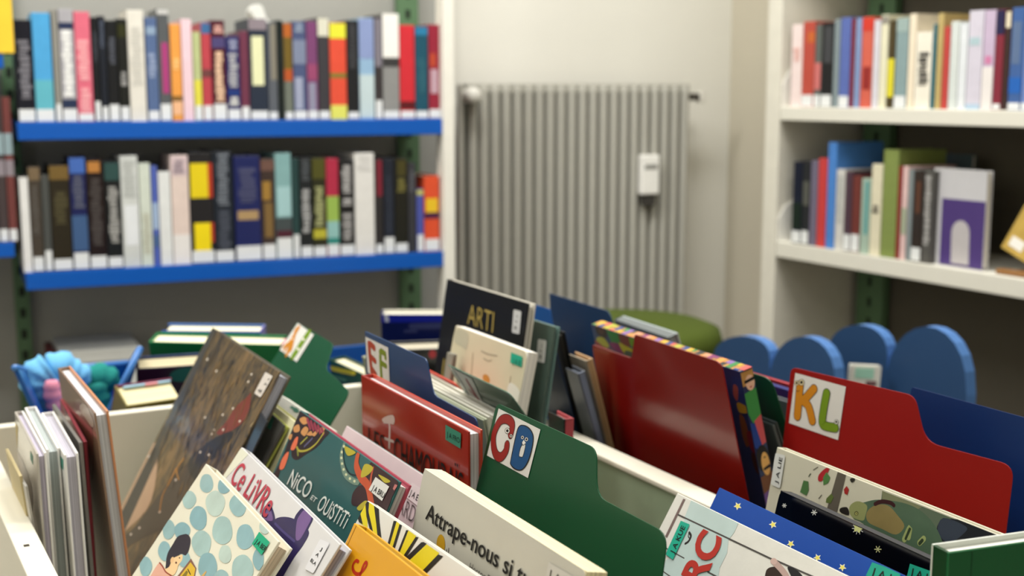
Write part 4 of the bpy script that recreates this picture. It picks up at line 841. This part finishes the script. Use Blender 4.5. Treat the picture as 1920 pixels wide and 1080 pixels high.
# near end: patterned spine with little faces
sp_ = Frame(fr.O+fr.e*fr.W+fr.up*fr.L, fr.n, fr.up, fr.L, .0165); sp_.n = -fr.e
class SpFrame:
    def __init__(s): s.W = .0165; s.L = fr.L; s.O = fr.O+fr.e*fr.W; s.e = fr.n; s.up = fr.up; s.n = s.up.cross(s.e)
    loc = Frame.loc
q_ = SpFrame(); sa = MB()
def srect(z0, z1, x0, x1, m, pts=None): pass
W_ = .0165; LL = fr.L; X_ = fr.W
def sface(pts, m, k):   # pts (thickness, distance below the top)
    sa.face([(X_+.0003+.00005*k, max(.0004, min(W_-.0004, p)), LL-d) for p, d in pts], m)
def sell(cx, cd, rx, rd, m, k): sface([(cx+rx*math.cos(t), cd+rd*math.sin(t)) for t in [2*math.pi*i/14 for i in range(14)]], m, k)
sface([(0,.002),(.0165,.002),(.0165,.018),(0,.018)], M('#b98a4c', .4), 0); sell(.010,.016,.006,.009, M('#e3b79c', .4), 2)
sface([(.003,.012),(.016,.011),(.016,.0145),(.003,.0155)], M(BLACK, .4), 3); sface([(.008,.0205),(.012,.020),(.010,.0225)], M('#b8323c', .4), 3)
sface([(0,.026),(.0165,.024),(.0165,.058),(.004,.062),(0,.05)], M('#3c8a45', .4), 1); sface([(.006,.060),(.0165,.055),(.0165,.088),(.010,.09)], M('#c8555a', .4), 2)
sface([(0,.06),(.008,.064),(.010,.095),(0,.09)], M('#1f3f8c', .4), 1); sell(.008,.105,.0085,.016, M('#1c1a1c', .4), 2); sell(.010,.112,.0055,.014, M('#e0ac62', .4), 3)
sface([(.006,.116),(.015,.114),(.0155,.118),(.006,.119)], M('#241a18', .4), 4); sface([(.008,.105),(.010,.103),(.0125,.105)], M('#241a18', .4), 4); sface([(.0,.125),(.0165,.122),(.0165,.142),(0,.145)], M('#70452a', .4), 1)
sface([(0,.145),(.0165,.140),(.0165,.165),(0,.17)], M('#6c4a92', .4), 1); sell(.011,.178,.006,.018, M('#d96f2c', .4), 2); sell(.011,.186,.0045,.011, M('#e3a98a', .4), 3); sell(.0085,.184,.002,.003, M(BLACK, .4), 4); sell(.0135,.183,.002,.003, M(BLACK, .4), 4); sell(.0085,.184,.0013,.0022, M('#e3a98a', .4), 5); sell(.0135,.183,.0013,.0022, M('#e3a98a', .4), 5)
sface([(0,.2),(.0165,.196),(.0165,.24),(0,.25)], M('#5a3060', .4), 1); sa.build('spine_print', r)
ta = MB()
for i in range(22):
    x = fr.W*(i+.1)/22; m = PC[(i*7+3) % 10]; ta.box(x, x+fr.W/22*.6, .0008, (.004, .008, .0157)[i % 3], LL-.0004, LL+.0003, m); ta.box(x+fr.W/22*.3, x+fr.W/22*.98, (.0045, .0085, .010)[i % 3], .0157, LL-.0004, LL+.0002, PC[(i*3+1) % 10])
ta.build('top_edge_print', r)
fr, r = fb(P, 'silver-grey hardback behind the patterned people book', (1151,600), (1252,633), (1166,650), .900, .30, .0165, M('#5d6466', .3, .2), G_R, page='#a9b4ba', edge=M('#b4bec2', .35), back=M('#aab4b8', .35), spine='top')
fr, r = fb(P, 'thin red-topped book behind the dark green sheet', (1398,697), (1490,724), (1410,760), .875, .28, .004, M('#8c1f26', .35), G_R, page='#a8353a', hard=False)
fr, r = fb(P, 'navy-topped book in front of the thin red-topped one', (1400,708), (1490,736), (1412,770), .875, .28, .006, M('#1a1f5c', .35), G_R, page='#262b6d', hard=False)
fr, r = fb(P, 'white-topped low book left of the KL sheet', (1400,730), (1488,758), (1412,790), .872, .27, .007, M('#55585c', .35), G_R, page='#dcdcd6')
fr, r = fb(P, 'small grey-framed book leaning under the dark green sheet', (1410,783), (1447,797), (1432,850), .862, .25, .008, M('#4b5554', .35, .1), G_R, page='#aab0ae', edge=M('#5c6866', .4))
# --- LIE
fr, r = fb(P, 'cream picture book with a green coated animal and J A LIE label', (1457,838), (1873,1003), (1436,950), .885, .30, .011, M('#c9c5b0', .4, .15, .04), G_R, page='#f0ecdc', edge=M('#ece8d6', .4))
z6 = lambda *q: [(1420+x/3.84, 820+y/3.84) for x, y in q]
a = Art(fr)
a.poly(z6((900,385),(1745,715),(1745,1100),(1240,1100),(1000,620),(890,480)), M('#5d6b57', .4, .1, .15))
a.poly(z6((580,248),(640,270),(575,540),(500,520)), M('#5d564b', .4)); a.poly(z6((900,385),(1190,500),(1150,520),(1020,470),(900,450)), M('#7e8161', .4))
a.poly(z6((1330,600),(1500,600),(1745,705),(1745,900),(1330,900),(1290,700)), M('#1f2226', .35, .1, .2), True); a.poly(z6((1340,580),(1500,640),(1490,690),(1380,760),(1300,680)), M('#38404d', .35, .1), True)
a.poly(z6((690,480),(760,470),(850,450),(960,455),(1080,480),(1180,530),(1270,620),(1330,740),(1360,860),(1200,900),(900,760),(760,620),(690,580)), M('#4f6650', .35, .1, .2), True)
a.poly(z6((665,500),(720,460),(790,490),(780,560),(760,600),(680,570)), M('#8f9460', .4, .1, .15), True); a.poly(z6((790,540),(850,490),(940,490),(1010,560),(1060,640),(1000,700),(900,660),(800,610)), M('#8a7a4c', .4, .1, .3), True)
a.ell(z6((715,548))[0], 4, 4.4, M('#5c5a36', .4)); a.ell(z6((715,550))[0], 2.2, 2.6, M('#b7b56c', .4)); a.ell(z6((716,550))[0], 1, 1.3, M(BLACK, .4))
a.stroke(z6((850,480),(900,462),(960,472),(985,490)), .0035, M('#3a1a1c', .4)); a.stroke(z6((1060,735),(1100,650),(1090,720)), .005, M('#9ca86a', .4)); a.stroke(z6((1070,730),(1100,660)), .0025, M('#33402c', .4)); a.stroke(z6((1170,760),(1200,730)), .005, M('#9ca86a', .4)); a.stroke(z6((1170,765),(1190,742)), .003, M('#33402c', .4))
a.poly(z6((600,510),(650,505),(660,560),(600,540)), M('#241f1c', .4), True)
a.poly(z6((440,310),(445,270),(490,225),(525,215),(500,270),(465,315)), M('#a8262c', .4), True); a.poly(z6((478,345),(475,290),(500,250),(528,290),(510,330)), M('#4f7a42', .4)); a.poly(z6((625,375),(645,350),(662,375),(650,415),(630,405)), M('#9c2a26', .4)); a.poly(z6((670,300),(705,290),(700,315),(680,325)), M('#2c2a22', .4), True)
a.poly(z6((335,310),(370,318),(372,380),(355,420),(310,395)), M('#4a7040', .4)); a.poly(z6((495,470),(500,440),(535,405),(552,430),(530,475)), M('#5a6a34', .4)); a.stroke(z6((372,282),(385,262)), .001, M('#3c4a30', .4)); a.stroke(z6((405,235),(438,215)), .0007, M('#4a4438', .4)); a.stroke(z6((445,440),(465,415)), .0008, M('#4a4438', .4))
a.done('cover_art', r)
sticker(r, fr, [(1455,849),(1474,854),(1464,916),(1446.6,908.5)], '#cfd0ca', [('J A LIE', (1460,908), (1469,859), (1454,905.5))], round_=True)
# --- black glossy
fr, r = fb(P, 'black glossy book in a clear pouch with little white snowflakes', (1463,919), (1757,1054), (1452,965), .868, .28, .013, M('#040405', .1, .35, .02), G_R, page='#3a3a3c', edge=M('#111113', .1, .8), back=M('#111113', .1, .8), hard=False, corner=.006, W=.235)
a = Art(fr); WS = M('#c9cac4', .4)
def snow(a, c, rr, m, n=6, wd=.0009):
    for k in range(n):
        t = math.pi*k/n*2; a.stroke([c, (c[0]+rr*math.cos(t), c[1]+rr*math.sin(t))], wd, m, False)
snow(a, (1471,948), 3.5, WS); snow(a, (1527,961), 5, WS); snow(a, (1646.6,1030), 6, M('#a9aa7a', .4)); snow(a, (1609.6,991), 11, WS, 10, .0006); snow(a, (1609.6,990), 6, M('#c9cc86', .4), 5, .003); a.done('cover_art', r)
sticker(r, fr, [(1708,1057),(1752,1073),(1752,1100),(1702,1082)], '#1c9a80', [('J A L', (1708,1079), (1745,1093), (1711,1064))])
# --- stars
fr, r = fb(P, 'royal blue picture book with small yellow stars', (1349,914), (1691,1076), (1332,950), .868, .27, .0045, M('#08449c', .35, .1, .03), page='#d9d6cc', edge=M('#2a4f8f', .4), hard=False, W=.235)
a = Art(fr)
def star(a, c, rr, m, rot=0):
    a.poly([(c[0]+(rr if k % 2 == 0 else rr*.45)*math.cos(rot+math.pi*k/5), c[1]+(rr if k % 2 == 0 else rr*.45)*math.sin(rot+math.pi*k/5)) for k in range(10)], m)
for c_, ro in (((1383.5,949), .3), ((1449.7,983.7), .5), ((1483,1020), .2), ((1533,1046), .4), ((1580,1064), .1)): star(a, c_, 8, M('#e6e4d2', .4), ro+.2); star(a, c_, 6, M('#ead95c', .4), ro)
a.done('cover_art', r)
sticker(r, fr, [(1637,1055),(1691,1074),(1685,1100),(1625,1080)], '#1c9a80', [('J A L', (1634,1080), (1676,1096), (1639,1064))], label='teal call number label reading J A L')
# --- ARC
fr, r = fb(P, 'white wood-grained picture book with red RC letters and J A KUE label', (1270,924), (1590,1079), (1235,993), .866, .27, .0075, M('#dad7cd', .45, .05, .05, 60, .15), page='#efece2', edge=M('#eceae2', .4), W=.235)
y5 = lambda *q: [(1200+x/4.153, 820+y/4.153) for x, y in q]
a = Art(fr); a.poly(y5((400,490),(460,500),(770,665),(735,740),(690,800),(680,900),(620,1020),(600,1200),(120,1200),(200,960),(290,900),(330,760),(350,620)), M('#b9cac5', .45, 0, .1, 50))
LN = M('#4a4642', .5); a.poly(y5((338,478),(355,484),(212,782),(196,772)), M('#75615c', .5)); a.stroke(y5((298,603),(1040,955)), .0014, LN, False); a.stroke(y5((1060,960),(1495,1150)), .0014, LN, False); a.stroke(y5((200,862),(345,942)), .0010, LN, False); a.stroke(y5((530,1050),(700,1140)), .0014, LN, False); a.stroke(y5((160,1030),(260,1100)), .001, LN, False)
a.stroke(y5((385,742),(398,770),(380,810),(355,828)), .0022, M('#2a2422', .5)); a.stroke(y5((385,742),(378,770),(388,790)), .001, M('#2a2422', .5))
a.poly(y5((975,1080),(990,1030),(1030,1010),(1080,1015),(1115,1060),(1120,1150),(970,1150)), M('#33241c', .5), True); a.stroke(y5((1050,975),(1095,1020),(1140,1080),(1150,1130)), .005, M('#b59a90', .5)); a.ell(y5((1043,966))[0], 6.3, 6, M('#c6a89d', .5)); a.poly(y5((1150,1018),(1200,1020),(1260,1070),(1300,1140),(1220,1140)), M('#1f1d1e', .5), True)
a.done('cover_art', r)
t = Art(fr, -.0009); t.text('RC', (1316,1100), (1356,1010), (1278,1078), M('#b23329', .45), .035); t.done('title', r)
sticker(r, fr, [(1278,977),(1294.6,984),(1263,1050),(1249,1040)], '#22a68a', [('J A KUE', (1265,1040), (1287,989), (1257.5,1036))], label='teal call number label reading J A KUE')
# --- green hardcover bottom right
fr = frame((1780,1037), (1928,1016), (1777,1090), .915, .25, .17)
r = book('book', 'green hardback with white page tops at the bottom right corner', fr, .019, M('#1b5e36', .3, .2, .04), page='#efeee4', group=None, edge=M('#eef0e8', .4), back=M('#dfe2da', .4), spinecol=M('#153d1f', .3, .2))
mb = MB()
for k, (z0, z1) in enumerate([(.205,.213),(.200,.215),(.203,.212)]): mb.box(-.0008, .0002, .006+k*.0035, .008+k*.0035, z0-.03, z1-.0, M('#a68a80', .4))
mb.build('spine_print', r); mb = MB(); mb.box(.018, .0192, -.0002, .0006, 0, .249, M('#164a2b', .4)); mb.build('hinge_groove', r)

# ================================================================ TUBS BEHIND THE BIN
TB = M('#0f4f96', .35, .2, .03); TR2 = M('#3f78bd', .3, .3)
def onY(p, y): d = ray(p); return CAM+d*((y-CAM.y)/d.y)
def slab(name, pts, th, parent, m=TB):
    me = bpy.data.meshes.new(name); me.from_pydata([tuple(p-parent.matrix_world.translation) for p in pts], [], [tuple(range(len(pts)))]); me.materials.append(m)
    o = link(bpy.data.objects.new(name, me), parent); md = o.modifiers.new('solid', 'SOLIDIFY'); md.thickness = th; md.offset = 0; return o
tu = empty('storage_tub', Matrix.Translation((.2, 1.95, .56)), 'blue plastic tub with slanting sides holding hand puppets behind the bin', 'tub')
FT, FBm, BT, BB = onY((262,655), 1.80), onY((196,788), 1.80), onY((246,680), 2.10), onY((228,760), 2.10)
lFT, lFB, lBT, lBB = onY((28,690), 1.80), onY((78,800), 1.80), onY((60,697), 2.10), onY((100,775), 2.10)
for p in (FBm, BB, lFB, lBB): pass
slab('side_wall', [FT, FBm, BB, BT], .006, tu); slab('side_wall', [lFT, lFB, lBB, lBT], .006, tu)
BTl = BT.copy(); slab('back_wall', [lBT, BTl, BB, lBB], .006, tu); slab('base', [lFB, FBm, BB, lBB], .005, tu)
def tube(mb, pts, rad, m, n=14):
    b = len(mb.v)
    for i, p in enumerate(pts):
        d = (pts[min(i+1, len(pts)-1)]-pts[max(i-1, 0)]).normalized(); u = d.cross(Vector((.3, .9, .1))).normalized(); v = d.cross(u)
        for k in range(n): t = 2*math.pi*k/n; mb.v.append(p+(u*math.cos(t)+v*math.sin(t))*rad[i])
    for i in range(len(pts)-1):
        for k in range(n): j = (k+1) % n; mb.f.append([b+i*n+k, b+i*n+j, b+(i+1)*n+j, b+(i+1)*n+k]); mb.mi.append(mb.slot(m))
    for q in (list(range(b, b+n)), list(range(b+(len(pts)-1)*n, b+len(pts)*n))): mb.f.append(q); mb.mi.append(mb.slot(m))
mb = MB(); mb.v, mb.f = [], []
slabm = TR2
for p, q in ((lBT, BT), (BT, FT), (lBT, lFT)):
    o_ = tu.matrix_world.translation; tube(mb, [p-o_, q-o_], [.005, .005], TR2, 8)
tube(mb, [FT-o_, FBm-o_], [.0045, .0045], TR2, 8); mb.build('rim', tu, smooth=True)
def S3(px, Y): return [onY(p, Y) for p in px]
def fabric(name, label, chains, cat, parts=()):
    o0 = Vector((.2, 1.9, .7)); root = empty(name, Matrix.Translation(o0), label, cat, 'hand puppets in the blue tub')
    for nm, px, Y, rad, col in chains:
        pts = [p-o0 for p in smooth([onY(p, Y) for p in px], 4, False)]; n = len(pts); rr = []
        for i in range(n):
            t = i/(n-1)*(len(rad)-1); k = min(int(t), len(rad)-2); rr.append((rad[k]*(1-(t-k))+rad[k+1]*(t-k))*(1+.10*math.sin(i*1.9+len(px))))
        m2 = MB(); tube(m2, pts, rr, M(col, .9, 0, .12, 60, .4)); m2.build(nm, root, smooth=True)
fabric('hand_puppet', 'light blue fabric hand puppet sleeve with a pink hand', [('body', [(92,690),(78,700),(72,718),(84,742),(96,770),(100,800)], 1.93, [.022,.026,.026,.022,.018,.012], '#6fb2dc'), ('hood', [(90,694),(112,690),(134,700),(150,708),(156,722)], 1.96, [.022,.026,.022,.020,.010], '#6fb2dc'), ('hand', [(97,714),(98,735),(102,758),(105,782)], 1.895, [.009,.0125,.0115,.006], '#d98a9c')], 'puppet')
fabric('hand_puppet', 'teal green fabric hand puppet slumped in the blue tub', [('body', [(164,716),(180,708),(200,712),(214,724)], 1.97, [.014,.022,.022,.012], '#1f8076'), ('skirt', [(176,716),(180,738),(186,765),(190,790)], 1.96, [.018,.020,.018,.014], '#1f7a70')], 'puppet')
fabric('hand_puppet', 'dark green fabric puppet scrap at the left side of the tub', [('body', [(58,716),(66,724),(74,732)], 2.0, [.010,.014,.010], '#1d4a44')], 'puppet')
# tub with big books
t2 = empty('storage_tub', Matrix.Translation((.7, 1.95, .56)), 'long blue tub holding large hardbacks behind the bin', 'tub')
yb2 = 2.14; pL, pR = onY((262,668), yb2), onY((700,641), yb2); zt2 = (pL.z+pR.z)/2; z0 = .58
mb = MB(); ox, oy, oz = .7, 1.95, .56
mb.box(pL.x-ox, pR.x+.12-ox, yb2-oy, yb2+.006-oy, z0-oz, onY((655,649), yb2).z-oz, TB); mb.build('back_wall', t2, bevel=.002)
mb = MB(); mb.box(pL.x-.0-ox, pR.x+.12-ox, 1.735-oy, yb2-oy, z0-oz, z0+.006-oz, TB); mb.build('base', t2)
mb = MB(); mb.box(pL.x-.0-ox, pR.x+.12-ox, 1.72-oy, 1.726-oy, z0-oz, .72-oz, TB); mb.build('front_wall', t2)
mb = MB(); mb.box(pR.x+.12-ox, pR.x+.126-ox, 1.72-oy, yb2-oy, z0-oz, .74-oz, TB); mb.build('side_wall', t2)
tabl = empty('low_table', Matrix.Translation((.6, 1.95, 0)), 'low table carrying the blue tubs behind the bin', 'table')
mb = MB(); mb.box(-.72, .50, -.235, .22, .53, .555, M('#cfcabd', .5)); mb.build('tabletop', tabl, bevel=.002)
for x in (-.70, .45):
    for y in (-.22, .17): mb = MB(); mb.box(x, x+.04, y, y+.04, 0, .53, M('#8a8a86', .4)); mb.build('leg', tabl)
GT = 'large hardbacks in the long blue tub'
def tb(label, a, b, c, z, L, T, cov, W=None, **k):
    fr = frame_l(a, b, z, L, c, W); return fr, book('book', label, fr, T, cov, group=GT, **k)
fr, r = tb('blue hardback with cream page tops standing behind the green one', (303,620), (488,622), 10, .853, .26, .034, M('#3c63b0', .4, .1), page='#efe9c8', back=M('#4f78c0', .4, .1), spine='right', spinecol=M('#7d74a8', .4))
fr, r = tb('large green hardback with cream page tops in the long tub', (278,641), (526,647), 13, .850, .26, .036, M('#0f6a38', .4, .1), page='#f3ecc8', back=M('#1f7d4a', .4, .1))
mb = MB(); mb.box(fr.W-.001, fr.W+.008, .008, .026, fr.L-.03, fr.L-.001, M('#d98a9a', .5)); mb.build('ribbon', r)
fr, r = tb('dark plum hardback with cream page tops and coloured blobs', (258,692), (420,681), 15, .830, .23, .040, M('#20142e', .4, .1), page='#c9bd98', back=M('#2a3a6a', .4, .1))
a = Art(fr); a.ell((345,702), 28, 13, M('#175a5a', .5), -.2); a.ell((283,722), 17, 9, M('#8f2a55', .5), -.1); a.done('cover_art', r)
fr, r = tb('maroon-backed hardback with cream pages and an olive front', (237,762), (345,746), 26, .800, .16, .048, M('#6a5f1c', .4, .1), page='#e8dcae', back=M('#6d2240', .4, .1))
a = Art(fr); a.ell((252,771), 8, 6, M('#9a9aa0', .5)); a.ell((276,768), 8, 6, M('#a8a8a0', .5)); a.done('cover_art', r)
mb = MB(); mb.box(.01, fr.W-.004, .0400, .0425, fr.L-.003, fr.L+.0006, M('#9cc0d6', .5)); mb.box(fr.W*.5, fr.W*.72, .0395, .0420, fr.L-.003, fr.L+.001, M('#d8909a', .5)); mb.build('ribbon', r)
fr, r = tb('dark green hardback with a yellow title right of the AB sheet', (617,673), (700,711), 6, .815, .24, .026, M('#0c3f2c', .35, .2), page='#d9d3b4', W=.16)
t = Art(fr, -.0009); t.stroke([(622,690),(642,695),(662,699)], .007, M('#a39a24', .5), False); t.ell((664,699), 4, 4, M('#c0b42c', .5)); t.stroke([(625,706),(650,713)], .004, M('#3f6b5c', .5), False); t.done('title', r)
fr, r = tb('deep blue hardback with a white corner left of the ARTI book', (714,590), (832,590), 7, .858, .26, .030, M('#101a52', .35, .2), page='#dcd8c8', back=M('#d9d6c8', .4), W=.17)
a = Art(fr); a.poly([(712,590),(840,589),(840,603),(709,605)], M('#1a26a0', .35, .2)); a.poly([(720,590),(727,590),(730,603),(722,604)], M('#c9cddc', .4)); a.stroke([(772,612),(840,610)], .010, M('#3c4270', .4), False); a.stroke([(760,621),(780,621)], .005, M('#3c4270', .4), False); a.done('cover_art', r)
fr, r = tb('black hardback with cream page tops and a red dot', (728,657), (835,653), 12, .836, .24, .034, M('#0d0f10', .35, .2), page='#bdb59f', W=.16)
a = Art(fr); a.ell((811,664), 7, 8, M('#a8323a', .5)); a.done('cover_art', r)
fr, r = tb('cream-paged hardback lowest in front of the black one', (770,693), (840,691), 6, .790, .2, .026, M('#1c1f1c', .35, .2), page='#d0c6a8', W=.12)
